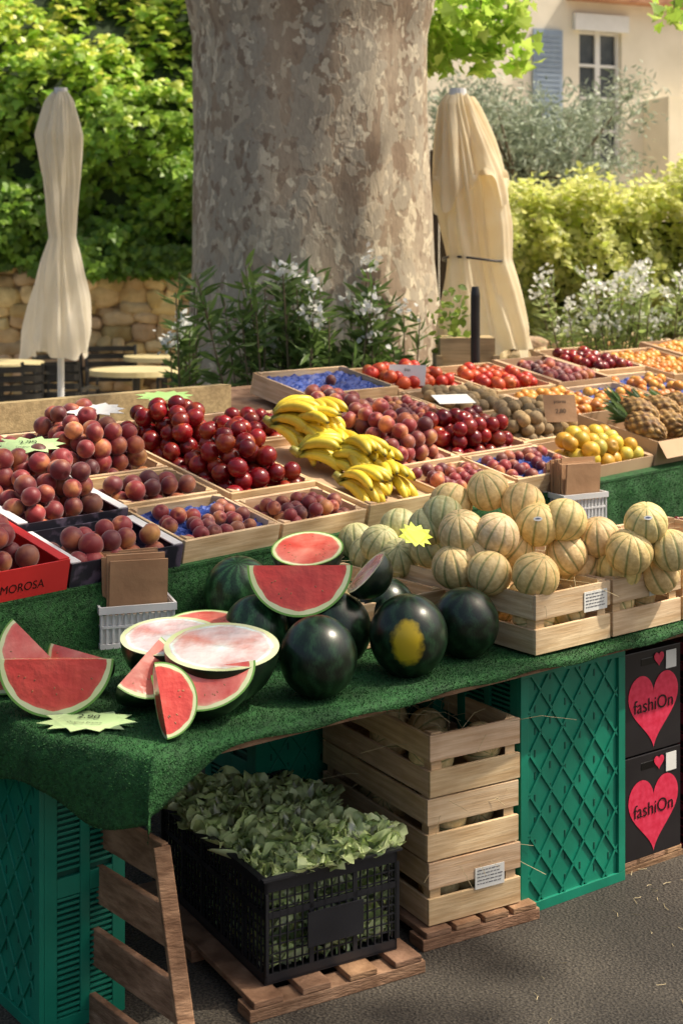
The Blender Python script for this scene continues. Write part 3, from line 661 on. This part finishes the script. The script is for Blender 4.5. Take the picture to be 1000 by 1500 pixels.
def hand(x,y,z,az,k=6,rows=2,dip=0.25):
    green=U(.0,.6)
    tube(mb,[np.array([x,y,z+.03]),np.array([x-.03*math.cos(az),y-.03*math.sin(az),z+.045])],[.018,.012],8,0,(.3,.28,.06))
    for rw in range(rows):
        for i in range(k-rw):
            fa=i-(k-rw-1)/2
            M=T(x,y,z+.02+rw*.022)@RZ(az+fa*.22+U(-.07,.07))@RY(dip-rw*.30+U(-.09,.09)+abs(fa)*.05)@RX(fa*.12)@T(.004,fa*.006,0)
            sh=U(.72,1.08);c=np.array((.90,.66,.05))*(1-green*.45)+np.array((.48,.60,.05))*green*.45
            banana(mb,M,U(.14,.175),U(.0165,.0195),c*sh)
for h_ in [(.08,.20,.045,-1.2,6,2,.15),(.26,.20,.045,-1.9,5,2,.15),(.30,.30,.06,-2.0,6,2,.12),(.15,.33,.06,-.9,6,2,.1),(.08,.40,.07,-.5,6,2,.1),(.27,.44,.07,-2.2,6,2,.15),(.14,.50,.10,-1.1,7,3,.3),(.24,.54,.13,-1.7,7,3,.45),(.10,.56,.12,-.7,7,3,.35),(.2,.32,.10,-1.4,6,2,.2)]:
    hand(*h_)
mb.build('bananas',M_banana,bc,smooth=True)
mb=MB();box(mb,(.012,.012,.007),(.348,.608,.045),0,(1,1,1));mb.build('packing',M_card,bc)
fcrate(1.285,1.645,.63,.93,'nectarine',2,.07)
# ---------------------------------------------------------------- price signs
def star(name,M,r=.09,n=11,m=None,txt='2,90'):
    e=empty(name,M);mb=MB();V=[]
    for i in range(2*n):
        a=math.pi*i/n;q=r*(1 if i%2==0 else .72)*U(.93,1.05);V.append((q*1.25*math.cos(a),q*.8*math.sin(a),.002*math.sin(3*a)))
    V=np.array(V);mb.add(np.vstack([V,V-(0,0,.001)]),[tuple(range(2*n)),tuple(range(4*n-1,2*n-1,-1))]);mb.build('card',m or M_star,e)
    if txt: text(txt,r*.34,T(0,r*.15,.004),e,M_inkg);text('Origine France',r*.15,T(0,-r*.25,.004),e,M_inkg)
    return e
def signM(s,t,h,tilt=.6,yaw=0):
    p=sd(s,t,h);return T(*p)@RZ(yaw)@RX(tilt)
star('price_sign',signM(.40,.52,.185,.25,.35),.085)
star('price_sign',signM(.80,.76,.185,.25,.3),.08,m=M_paper,txt=None)
star('price_sign',signM(1.20,.90,.16,.2,.3),.08,m=M_starg,txt=None)
p=tw(-.035,.245,TZ+.012);star('price_sign',T(*p)@RZ(-.1)@RX(.05),.082)
def card(name,M,w,h,m,lines):
    e=empty(name,M);mb=MB();box(mb,(-w/2,0,-.001),(w/2,h,.001));mb.build('card',m,e)
    for i,(t_,s_) in enumerate(lines): text(t_,s_,T(0,h*(.75-.36*i),.003),e)
p=sd(2.74,.33,.11);card('price_card',T(*p)@RZ(.15)@RX(1.2),.13,.11,M_kraft,[('poires',.02),('2,80',.025)])
p=sd(2.42,.60,.13);card('price_card',T(*p)@RZ(.3)@RX(.25),.15,.10,M_paper,[])
p=sd(2.64,1.05,.06);card('price_card',T(*p)@RZ(-.3)@RX(1.2),.16,.09,M_paper,[('bio',.02)])
# ---------------------------------------------------------------- paper bag baskets
def basket(M):
    e=empty('paper_bag_basket',M);mb=MB();w,l,h=.18,.12,.10
    for i in range(13):
        x=-w/2+i*w/12
        for y in(-l/2,l/2): box(mb,(x-.003,y-.002,.008),(x+.003,y+.002,h))
    for i in range(9):
        y=-l/2+i*l/8
        for x in(-w/2,w/2): box(mb,(x-.002,y-.003,.008),(x+.002,y+.003,h))
    for z0,z1,g in((h-.014,h+.004,.007),(.0,.012,.004),(h*.5,h*.5+.006,.003)):
        box(mb,(-w/2-g,-l/2-g,z0),(w/2+g,-l/2-g+.006,z1));box(mb,(-w/2-g,l/2+g-.006,z0),(w/2+g,l/2+g,z1));box(mb,(-w/2-g,-l/2-g+.0065,z0),(-w/2-g+.006,l/2+g-.0065,z1));box(mb,(w/2+g-.006,-l/2-g+.0065,z0),(w/2+g,l/2+g-.0065,z1))
    box(mb,(-w/2+.004,-l/2+.004,.001),(w/2-.004,l/2-.004,.006));mb.build('basket',M_white,e)
    mb=MB();box(mb,(-w/2+.004,-l/2+.005,.012),(w/2-.004,-l/2+.008,h-.02),0,(1,1,1));mb.build('lining',M_paper,e)
    mb=MB()
    for i in range(9):
        g=U(-.006,.006);M2=T(g,-.04+i*.0105,.014)@RX(U(-.05,.05))@RY(U(-.03,.03));a=U(.8,1.1)
        hh=.20+U(-.012,.012);box(mb,(-.075,-.004,0),(.07,.004,hh),0,(a,a,a),M2)
    mb.build('paper_bags',M_kraft,e)
p=G(196,938,TZ+.004);basket(T(*p)@RZ(.32))
p=sd(2.28,-.11,-.17);basket(T(p[0],p[1],.70)@RZ(.5))
# ---------------------------------------------------------------- watermelons
WT=sph(72,36,lambda V:V*np.array([1,1,1.05]))
_p=np.arctan2(WT[0][:,1],WT[0][:,0]);_z=WT[0][:,2]
_w=np.sin(11*_p+1.1*np.sin(9*_z)+.7*np.sin(17*_z+2*_p));WTC=(1+1.1*np.clip(_w,-.3,1))[:,None]*np.array([[1,1.05,1]])
def rind_spot():
    m=M_rind.copy();m.name='rind_with_ground_spot';N=m.node_tree.nodes;L=m.node_tree.links
    tc=[n for n in N if n.type=='TEX_COORD'][0];p=N['Principled BSDF'];src=p.inputs['Base Color'].links[0].from_socket
    mp=N.new('ShaderNodeMapping');mp.vector_type='POINT';mp.inputs['Location'].default_value=(.10,1.0,-.05);L.new(tc.outputs['Object'],mp.inputs[0])
    mp.inputs['Scale'].default_value=(1.15,1,.75)
    nz=N.new('ShaderNodeTexNoise');nz.inputs['Scale'].default_value=5;nz.inputs['Detail'].default_value=6;L.new(tc.outputs['Object'],nz.inputs[0])
    ln=N.new('ShaderNodeVectorMath');ln.operation='LENGTH';L.new(mp.outputs[0],ln.inputs[0])
    ad=N.new('ShaderNodeMath');ad.operation='MULTIPLY_ADD';ad.inputs[1].default_value=.35;L.new(nz.outputs['Fac'],ad.inputs[0]);L.new(ln.outputs['Value'],ad.inputs[2])
    r=N.new('ShaderNodeValToRGB');e=r.color_ramp.elements;e[0].position=.50;e[0].color=(1,1,1,1);e[1].position=.68;e[1].color=(0,0,0,1);L.new(ad.outputs[0],r.inputs[0])
    mx=N.new('ShaderNodeMix');mx.data_type='RGBA';L.new(r.outputs[0],mx.inputs[0]);L.new(src,mx.inputs[6]);mx.inputs[7].default_value=(.5,.36,.015,1);L.new(mx.outputs[2],p.inputs['Base Color']);return m
M_spot=rind_spot()
def watermelon(px,py,R,m=M_rind,z=None,tilt=None):
    c=G(px,py,(TZ+R*.99) if z is None else z);mb=MB();mb.add(WT[0],WT[1],0,WTC)
    rot=RX(U(-.5,.5))@RZ(U(0,6)) if tilt is None else tilt
    S=np.diag([R,R,R,1.]);mb.build('watermelon',m,None,T(*c)@rot@S,smooth=True)
watermelon(466,962,.086);watermelon(598,931,.091,M_spot,tilt=np.eye(4));watermelon(681,912,.082)
watermelon(492,922,.084);watermelon(375,922,.078,M_rindg);watermelon(350,868,.092,M_rindg);watermelon(562,893,.080);watermelon(430,905,.075)
def piece(name,R,phi,M,flesh=M_flesh,film=False):
    nth,nph=36,max(6,int(phi/math.pi*36));V=[];
    for i in range(nth+1):
        th=math.pi*i/nth
        for j in range(nph+1):
            ph=phi*j/nph;V.append((R*math.sin(th)*math.cos(ph),R*math.sin(th)*math.sin(ph),R*math.cos(th)*1.04))
    F=[(i*(nph+1)+j,(i+1)*(nph+1)+j,(i+1)*(nph+1)+j+1,i*(nph+1)+j+1) for i in range(nth) for j in range(nph)]
    mb=MB();mb.add(V,F,0)
    rings=[0,.3,.6,.80,.875,.90,.96,1.0]
    for ph in(0,phi):
        Vf=[];Cf=[];dirn=np.array([math.cos(ph),math.sin(ph),0])
        for r in rings:
            for i in range(nth+1):
                th=math.pi*i/nth;wob=1+(.012*math.sin(9*th)+.008*math.sin(17*th) if .5<r<.95 else 0);Vf.append(R*r*wob*(math.sin(th)*dirn)+np.array([0,0,R*r*wob*math.cos(th)*1.04]))
                Cf.append((1.05,1.3,1.3) if r<.2 else ((1,.85,.85) if r<.85 else (1,1.5,1.4)))
        for k in range(len(rings)-1):
            f=[(k*(nth+1)+i,k*(nth+1)+i+1,(k+1)*(nth+1)+i+1,(k+1)*(nth+1)+i) for i in range(nth)]
            if ph==0: f=[q[::-1] for q in f]
            mt=1 if k<4 else (2 if k<6 else 3)
            mb.add(Vf,f,mt if not film else (4 if k<5 else 2),np.array(Cf) if k<4 else (1,1,1))
    e=empty(name,M);mb.build('cut_melon',[M_rind,flesh,M_pith,M_rim,M_film],e,smooth=True)
    o=e.children[0];es=o.modifiers.new('e','EDGE_SPLIT');es.split_angle=math.radians(35)
    if not film:
        mb=MB();SD=sph(8,6)
        for ph,sg in((0,-1),(phi,1)):
            d_=np.array([math.cos(ph),math.sin(ph),0]);nn_=np.array([-math.sin(ph),math.cos(ph),0])*sg
            for _ in range(8):
                th=U(.15,math.pi-.15);r=R*U(.45,.74);p_=r*(math.sin(th)*d_)+np.array([0,0,r*math.cos(th)])+nn_*.0002
                a_x=nrm(math.sin(th)*d_+np.array([0,0,math.cos(th)]));b_x=np.cross(nn_,a_x)
                mb.add(SD[0]*np.array([.0028,.0015,.0006]),SD[1],0,(1,1,1),FR(p_,a_x,b_x,nn_))
        mb.build('seeds',M_seed,e,smooth=True)
def place(name,px,py,R,phi,a,n,z=None,**k):
    n=nrm(n);a=np.array(a,float);a=nrm(a-n*np.dot(a,n));b=-n;c=np.cross(a,b)
    th=np.linspace(0,math.pi,30);ph=np.linspace(0,phi,20);TH,PH=np.meshgrid(th,ph)
    P=(np.sin(TH)*np.cos(PH))[...,None]*a+(np.sin(TH)*np.sin(PH))[...,None]*b+np.cos(TH)[...,None]*c
    zc=TZ+.004-min(0,(P[...,2]*R).min()) if z is None else z
    o=G(px,py,zc);piece(name,R,phi,FR(o,a,b,c),**k)
PI=math.pi
place('watermelon_wedge',82,966,.117,PI*.5,(0,-.25,-1),(0.02,-1,.25))
place('watermelon_wedge',62,950,.095,PI*.33,(-.6,.1,-.8),(.1,-.8,.55),flesh=M_fleshp)
place('watermelon_wedge',120,955,.085,PI*.33,(-.3,-.4,-.8),(-.35,-.8,.5),flesh=M_fleshp)
place('watermelon_wedge',5,958,.085,PI*.33,(-.7,0,-.6),(.3,-.9,.3),flesh=M_fleshp)
place('watermelon_half',325,946,.124,PI,(1,0,0),(0.02,-.14,1),film=True)
place('watermelon_half',250,931,.112,PI,(1,0,0),(0.0,-.12,1),film=True)
place('watermelon_wedge',205,968,.095,PI*.4,(.75,-.2,-.3),(.5,-.45,.75),flesh=M_fleshp)
place('watermelon_wedge',298,978,.105,PI*.36,(.15,-.8,-.7),(-.05,-.62,.78),flesh=M_fleshp)
place('watermelon_wedge',236,1026,.074,PI*.5,(.75,-.1,.25),(.25,-.85,.5))
place('watermelon_wedge',439,828,.120,PI*.45,(0,-.3,-1),(-.05,-1,.38),z=.885)
place('watermelon_half',450,803,.088,PI,(1,0,0),(-.05,-.28,1),z=.905,flesh=M_fleshp)
place('watermelon_half',536,838,.064,PI,(0,0,1),(-.72,-.05,.68),z=.865,film=True)
place('watermelon_half',300,915,.10,PI,(1,0,0),(0,-.1,1),flesh=M_fleshp)
# ---------------------------------------------------------------- cantaloupes
nseg=10
def mel(V):
    ph=np.arctan2(V[:,1],V[:,0]);g=np.abs(((ph*nseg/(2*PI))%1)-.5)*2
    gr=np.exp(-((1-g)/.16)**2);s=np.hypot(V[:,0],V[:,1])
    return V*(1-.05*gr*s)[:,None]*np.array([1,1,.95])
ML=sph(80,28,mel)
_ph=np.arctan2(ML[0][:,1],ML[0][:,0]);_g=np.abs(((_ph*nseg/(2*PI))%1)-.5)*2;_gr=np.exp(-((1-_g)/.12)**2)*.85
MLC=np.array([.84,.66,.36])*(1-_gr[:,None])+np.array([.18,.26,.08])*_gr[:,None]
def melon(c,R=.058,tint=None,stick=False):
    mb=MB();tint=tint if tint is not None else np.array([U(.92,1.1),U(.9,1.03),U(.75,1.0)])
    e=empty('cantaloupe_melon',T(*c))
    mb.add(ML[0]*R,ML[1],0,MLC*tint,RZ(U(0,6))@RX(U(-.7,.7))@RY(U(-.6,.6)))
    mb.build('rind',M_melon,e,smooth=True)
    if stick:
        mb=MB();g=12;V=[]
        for i in range(g):
            a=2*PI*i/g;d=nrm([.22*math.cos(a)-.1,-1,.12*math.sin(a)+.45]);V.append(d*R*1.012)
        mb.add(V,[tuple(range(g))]);mb.build('sticker',M_paper,e)
        mb=MB();V=[nrm([.13*math.cos(2*PI*i/g)-.1,-1,.035*math.sin(2*PI*i/g)+.45])*R*1.018 for i in range(g)];mb.add(V,[tuple(range(g))]);mb.build('sticker_print',M_inkb,e)
gt=np.array([.82,1.0,.95])
for q_,(px,py,z) in enumerate([(665,830,.83),(716,839,.825),(784,843,.83),(829,812,.84),(868,806,.83),(676,780,.91),(727,783,.91),(786,768,.92),(826,762,.93),(714,718,.995),(765,738,.965),(660,738,.955),(848,830,.80),
   (945,766,.93),(921,808,.86),(982,806,.86),(905,835,.80),(876,787,.88),(962,838,.79),(750,800,.86),(700,810,.86)]): melon(G(px,py,z),U(.056,.062),None,q_ in(7,13))
for (px,py,z) in [(630,800,.845),(584,818,.80),(541,813,.775),(522,792,.79),(585,773,.86),(627,772,.90),(556,797,.83),(648,756,.93)]: melon(G(px,py,z),U(.055,.06),gt*U(.85,1.0))
star('price_sign',T(*G(607,778,.93))@T(0,-.05,0)@RZ(.2)@RX(1.0)@RY(.4),.042,m=M_yel,txt=None)
def mcrate(u0,v0,w,l,h=.145,Mx=None,fill=True,label=None,name='melon_crate',zb=TZ+.003,melz=.06):
    e=empty(name,(MT if Mx is None else Mx)@T(u0,v0,zb));mb=MB();wcrate(mb,w,l,h,.009,2,.022,pt=.03)
    mb.build('crate',M_wood,e,bevel=.0012)
    if fill:
        mb=MB();C=heap(w-.03,l-.03,.055,1,melz-.055)+np.array([.015,.015,0]);n=len(C)
        inst(mb,ML,C,U(.052,.056,n),rrot(n),np.array([1,1,.95])*U(.8,1.1,n)[:,None],0,MLC);mb.build('melons',M_melon,e,smooth=True)
    mb=MB()
    for i in range(60):
        p=np.array([U(.02,w-.02),U(.0,l-.02),h*.8+U(-.02,.03)]);d=rng.normal(size=3)*np.array([.04,.04,.012]);tube(mb,[p,p+d+(0,0,.012),p+d*2],.0007,3,cap=False)
    mb.build('straw',M_straw,e)
    if label:
        mb=MB();box(mb,(label[0],-.0025,label[1]),(label[0]+.085,-.0008,label[1]+.05));mb.build('label',M_paper,e)
        mb=MB()
        for r_ in range(5):
            x=label[0]+.006
            while x<label[0]+.07:
                w_=U(.004,.014);box(mb,(x,-.0035,label[1]+.043-r_*.008),(x+w_,-.0027,label[1]+.0445-r_*.008));x+=w_+.003
        mb.build('label_print',M_ink,e)
    return e
mcrate(1.06,.03,.27,.50,label=(.17,.08));mcrate(1.34,.03,.27,.50,label=(.14,.085));mcrate(1.62,.03,.27,.5,label=(.15,.08));mcrate(.74,.33,.30,.42,h=.11)
mcrate(1.90,.03,.27,.5)
fcrate(1.75,2.2,.56,.8,'cherry',3,.06,M=MT@T(0,0,TZ+.004));fcrate(2.21,2.66,.5,.8,'cherry',3,.06,M=MT@T(0,0,TZ+.004))
# ---------------------------------------------------------------- under the table
def pallet(M,w,l,name='wooden_pallet'):
    e=empty(name,M);mb=MB()
    for x in np.linspace(0,w-.07,4): box(mb,(x,0,.028),(x+.07,l,.042),0,wcol(.3))
    for y in(0,l/2-.03,l-.06): box(mb,(-.01,y,0),(w+.01,y+.06,.0275),0,wcol(.3))
    mb.build('boards',M_oldwood,e,bevel=.002)
c0=np.array([.205,3.33,0]);ua=nrm([.86,.5,0]);va=np.array([-ua[1],ua[0],0]);MS=FR(c0,ua,va,k3)
pallet(MS@T(-.02,-.02,0),.32,.54)
for i in range(3): mcrate(U(-.004,.004),U(-.004,.004),.265,.50,h=.146,Mx=MS@T(0,0,.044+i*.150)@RZ(U(-.015,.015)),zb=0,melz=.062,label=(.13,.06) if i==0 else None,name='stacked_melon_crate')
cb=np.array([-.165,3.06,0]);ub=nrm([.87,.5,0]);vb=np.array([-ub[1],ub[0],0]);MBk=FR(cb,ub,vb,k3)
pallet(MBk@T(-.05,-.05,0),.42,.66)
e=empty('lettuce_crate',MBk@T(0,0,.046));mb=MB();w,l,h=.335,.56,.225
def latt(mb,p0,p1,h,nv_,rows):
    p0=np.array(p0);p1=np.array(p1);d=nrm(p1-p0);L_=np.linalg.norm(p1-p0);n_=np.cross(d,k3);M=FR(p0,d,n_,k3)
    for z0,z1,t in [(0,.02,.006),(h-.03,h,.007),(h*.62,h*.62+.012,.005)]: box(mb,(0,-t,z0),(L_,0,z1),0,(1,1,1),M)
    for i in range(nv_+1): x=i*(L_-.004)/nv_;box(mb,(x,-.005,.0205),(x+.0026+(.008 if i%6==0 else 0),0,h-.0305),0,(1,1,1),M)
    for i in range(rows): z=.02+(h-.05)*(i+1)/(rows+1);box(mb,(.004,-.004,z),(L_-.004,-.001,z+.0026),0,(1,1,1),M)
latt(mb,(0,0,0),(w,0,0),h,18,8);latt(mb,(w,0,0),(w,l,0),h,30,8);latt(mb,(w,l,0),(0,l,0),h,18,8);latt(mb,(0,l,0),(0,0,0),h,30,8)
box(mb,(0,0,-.002),(w,l,.003));box(mb,(-.008,-.012,h-.001),(w+.008,.004,h+.004));box(mb,(-.008,l-.004,h-.001),(w+.008,l+.012,h+.004));box(mb,(-.012,.0045,h-.001),(.004,l-.0045,h+.0035));box(mb,(w-.004,.0045,h-.001),(w+.012,l-.0045,h+.0035))
box(mb,(w*.3,-.011,.06),(w*.72,-.006,.135))
mb.build('crate',M_black,e)
mb=MB()
def lettuce(c,R,br=1,top=False,nl=24):
    for i in range(nl):
        q=i/nl;az=i*2.4+U(-.3,.3);tilt=.05+.95*q;Ln=R*U(.85,1.15)*(.8+.4*q);Wd=R*U(1.0,1.35)
        g=15 if top else 8;V=[];C=[];ph=U(0,6);fr=U(.12,.20)
        for j in range(g):
            s_=j/(g-1)
            for k in range(g):
                t_=(k/(g-1)-.5)*2;ww=Wd*math.sin(math.pi*(.16+.66*s_))*.72
                x=t_*ww;ed=max(abs(t_),s_)**2.6
                y=Ln*s_*math.sin(tilt+.30*s_)+.01;z=Ln*s_*math.cos(tilt+.55*s_)*(1-.15*t_*t_)+.30*ww*t_*t_+ed*R*fr*math.sin(13*t_+12*s_+ph)
                y+=ed*R*.14*math.sin(17*t_+9*s_+ph*2);x+=ed*R*.08*math.sin(16*s_+ph)
                V.append((x,y,z));cc=np.array([.95,.98,.74])*(1-s_)+np.array([.76,.92,.42])*s_
                if abs(t_)<.10: cc=np.array([.98,.99,.88])
                C.append(cc)
        V=np.array(V)@RZ(az)[:3,:3].T+np.array(c)
        if not top:
            V[:,0]=np.clip(V[:,0],.008+U(0,.006),w-.008-U(0,.006));V[:,1]=np.clip(V[:,1],.008+U(0,.006),l-.008-U(0,.006))
        else:
            lowz=V[:,2]<h+.006
            V[:,0]=np.where(lowz,np.clip(V[:,0],.01,w-.01),V[:,0]);V[:,1]=np.where(lowz,np.clip(V[:,1],.01,l-.01),V[:,1])
        mb.add(V,[(a*g+b,a*g+b+1,(a+1)*g+b+1,(a+1)*g+b) for a in range(g-1) for b in range(g-1)],0,np.array(C)*U(.82,1.0)*br)
for i in range(3):
    for j in range(4):
        lettuce((.06+i*.107+U(-.015,.015),.07+j*.138+U(-.015,.015),.168+U(-.02,.02)),.10,top=True,nl=18)
        lettuce((.06+i*.107,.07+j*.138,.09),.085,nl=16);lettuce((.06+i*.107,.07+j*.138,.01),.09,nl=16)
mb.build('lettuce_heads',M_lett,e,smooth=True)
pf=empty('leaning_pallet');mb=MB()
def plank(mb,a,b,w_,t_,side,col):
    a=np.array(a,float);b=np.array(b,float);d=nrm(b-a);side=nrm(np.array(side)-d*np.dot(side,d));n_=np.cross(d,side);L_=np.linalg.norm(b-a);box(mb,(0,-w_/2,-t_/2),(L_,w_/2,t_/2),0,col,FR(a,d,side,n_))
top=DP(236,1240,2.86);bot=np.array([DP(285,1500,2.72)[0]+.005,2.70,0.0])
plank(mb,bot,top,.034,.028,(1,.3,0),wcol(.2))
dirb=nrm([-.62,.72,0])
for q in (.05,.36,.66,.93):
    c_=bot+(top-bot)*q+np.array([-.01,.02,0]);plank(mb,c_-dirb*.02,c_+dirb*.5,.078,.016,(0,0,1),wcol(.3))
plank(mb,bot+dirb*.46,top+dirb*.46,.04,.028,(1,.3,0),wcol(.2))
mb.build('planks',M_oldwood,pf,bevel=.002)
def gcrate(o,a,b,W=.37,Dp_=.24,H=.60,name='green_plastic_crate'):
    e=empty(name,FR(o,a,b,k3));mb=MB()
    box(mb,(.012,.012,.012),(W-.012,Dp_-.012,H-.012),1)  # solid block coloured like the shaded hollow behind the bars
    f=.024
    for lo,hi in (((0,0,0),(W,.011,f)),((0,0,H-f),(W,.011,H)),((0,0,f+.0005),(f,.011,H-f-.0005)),((W-f,0,f+.0005),(W,.011,H-f-.0005))): box(mb,lo,hi)
    box(mb,(f,.008,f),(W-f,.0115,H-f))
    iw,ih=W-2*f,H-2*f
    def rib(p,q):
        p=np.array([p[0]+f,.0055,p[1]+f]);q=np.array([q[0]+f,.0055,q[1]+f]);d=nrm(q-p);L_=np.linalg.norm(q-p);box(mb,(0,-.0025,-.003),(L_,.0025,.003),0,(1,1,1),FR(p,d,(0,1,0),np.cross(d,(0,1,0))))
    sp=.075;sl_=1.35
    for kx in np.arange(-ih/sl_,iw+.01,sp):
        x0=max(kx,0);z0=(x0-kx)*sl_;x1=min(iw,kx+ih/sl_);z1=(x1-kx)*sl_
        if x1>x0+.01: rib((x0,z0),(x1,z1));rib((iw-x0,z0),(iw-x1,z1))
    for i in range(6):
        for j in range(10):
            x=f+.03+i*(iw-.06)/5-.003;z=f+.03+j*(ih-.06)/9+(.012 if i%2 else -.006);box(mb,(x,.0065,z),(x+.005,.0079,z+.018),1)  # slot shade painted as small dark bars
    for X0,X1 in((-.0,.008),(W-.008,W)):
        for lo,hi in (((X0,.0115,0),(X1,.04,H)),((X0,Dp_-.03,0),(X1,Dp_,H)),((X0,.0405,0),(X1,Dp_-.0305,.03)),((X0,.0405,H-.03),(X1,Dp_-.0305,H)),((X0,Dp_*.52-.01,.0305),(X1,Dp_*.52+.012,H-.0305)),((X0,.0405,H*.5-.02),(X1,Dp_*.52-.0105,H*.5+.02)),((X0,Dp_*.52+.0125,H*.5-.02),(X1,Dp_-.0305,H*.5+.02))): box(mb,lo,hi)
        for z in np.arange(.034,H-.035,.0125):
            if abs(z-H*.5)>.024: box(mb,(X0+.001,.041,z),(X1-.001,Dp_*.52-.011,z+.006));box(mb,(X0+.001,Dp_*.52+.013,z),(X1-.001,Dp_-.031,z+.006))
    mb.build('crate_body',[M_green,M_greenshade],e,bevel=.0008)
    return e
o_=np.array([.438,3.475,0]);ug=nrm([.30,.215,0]);vg=np.array([-ug[1],ug[0],0])
gcrate(o_,ug,vg,.365,.24,.605)
oL=A0-u*.115+v*.30
gcrate(oL+v*.40,-v,u,.40,.20,.60)
gcrate(np.array([-.22,3.66,0]),u,v,.38,.24,.57)
gcrate(o_+vg*.30+ug*(-.03),ug,vg,.36,.22,.57)
hc0=o_+ug*.385+vg*.02
for i in range(2):
    e=empty('fruit_carton',FR(hc0+k3*(.03+i*.275),ug,vg,k3));mb=MB();W,Dd,H=.215,.36,.27;box(mb,(0,0,0),(W,Dd,H))
    box(mb,(.06,-.001,H-.04),(.15,.002,H-.02),0,(0,0,0));mb.build('carton',M_bbox,e,bevel=.003)
    t=np.linspace(0,2*PI,60)[:-1];X=16*np.sin(t)**3;Y=13*np.cos(t)-5*np.cos(2*t)-2*np.cos(3*t)-np.cos(4*t)
    V=np.stack([W/2+X*.0060,np.full_like(X,-.0015),H*.46+Y*.0068],1);mb=MB();mb.add(V,[tuple(range(59))]);mb.build('printed_heart',M_pink,e)
    mb=MB();V=np.stack([W/2+X*.0012+.02,np.full_like(X,-.003),H*.90+Y*.0013],1);mb.add(V,[tuple(range(59))]);mb.build('small_heart',M_pink,e)
    text('fashiOn',.050,T(W/2,-.003,H*.46)@RX(PI/2),e,M_wframe)
    mb=MB();box(mb,(W-.06,-.003,H-.06),(W-.02,-.0016,H-.012));mb.build('label',M_paper,e)
pallet(FR(hc0-ug*.01+k3*-.012,ug,vg,k3),.23,.36)
e=empty('maroon_plastic_crate',FR(hc0+ug*.235,ug,vg,k3));mb=MB()
for i in range(3):
    z=.002+i*.19;latt(mb,np.array([0,0,z]),np.array([.4,0,z]),.185,18,5)
    latt(mb,np.array([0,.4,z]),np.array([0,0,z]),.185,18,5)
box(mb,(.012,.012,0),(.39,.39,.55),0,(.25,.25,.25));mb.build('stack',M_maroon,e)
mb=MB()
for i in range(46):
    p=np.array([U(.72,1.0),U(3.3,3.75),.004]) if i<36 else np.array([U(0,1.0),U(2.8,3.5),.004])
    a=U(0,6.28);L_=U(.006,.02);d=np.array([math.cos(a),math.sin(a),0])*L_;q=np.array([-d[1],d[0],0])*U(-.4,.4)
    tube(mb,[p,p+d+q,p+2*d],.0007,3,cap=False)
mb.build('scattered_straw',M_straw)
# ---------------------------------------------------------------- light + camera
S=nrm([.55,.04,.80]);sun=bpy.data.lights.new('sun','SUN');sun.energy=5;sun.angle=math.radians(.8);sun.color=(1,.89,.73)
so=bpy.data.objects.new('sun',sun);bpy.context.scene.collection.objects.link(so);so.rotation_euler=Vector(S).to_track_quat('Z','Y').to_euler()
w=bpy.data.worlds.new('World');bpy.context.scene.world=w;w.use_nodes=True;nt=w.node_tree
sk=nt.nodes.new('ShaderNodeTexSky');sk.sky_type='NISHITA';sk.sun_disc=False;sk.sun_elevation=math.asin(S[2]);sk.sun_rotation=math.atan2(S[0],S[1]);sk.dust_density=7;sk.air_density=1.3;sk.ozone_density=.3
bg=nt.nodes['Background'];nt.links.new(sk.outputs[0],bg.inputs[0]);bg.inputs[1].default_value=.15
cam=bpy.data.cameras.new('camera');co=bpy.data.objects.new('camera',cam);bpy.context.scene.collection.objects.link(co)
co.location=(0,0,EH);co.rotation_euler=(math.pi/2,0,0)
cam.sensor_fit='VERTICAL';cam.sensor_height=36;cam.sensor_width=24;cam.lens=50;cam.shift_y=-(750-HZ)/1500;cam.clip_end=500;cam.clip_start=.05
cam.dof.use_dof=True;cam.dof.focus_distance=3.5;cam.dof.aperture_fstop=5.6
sc=bpy.context.scene;sc.camera=co
sc.view_settings.view_transform='Standard';sc.view_settings.look='None';sc.view_settings.exposure=0
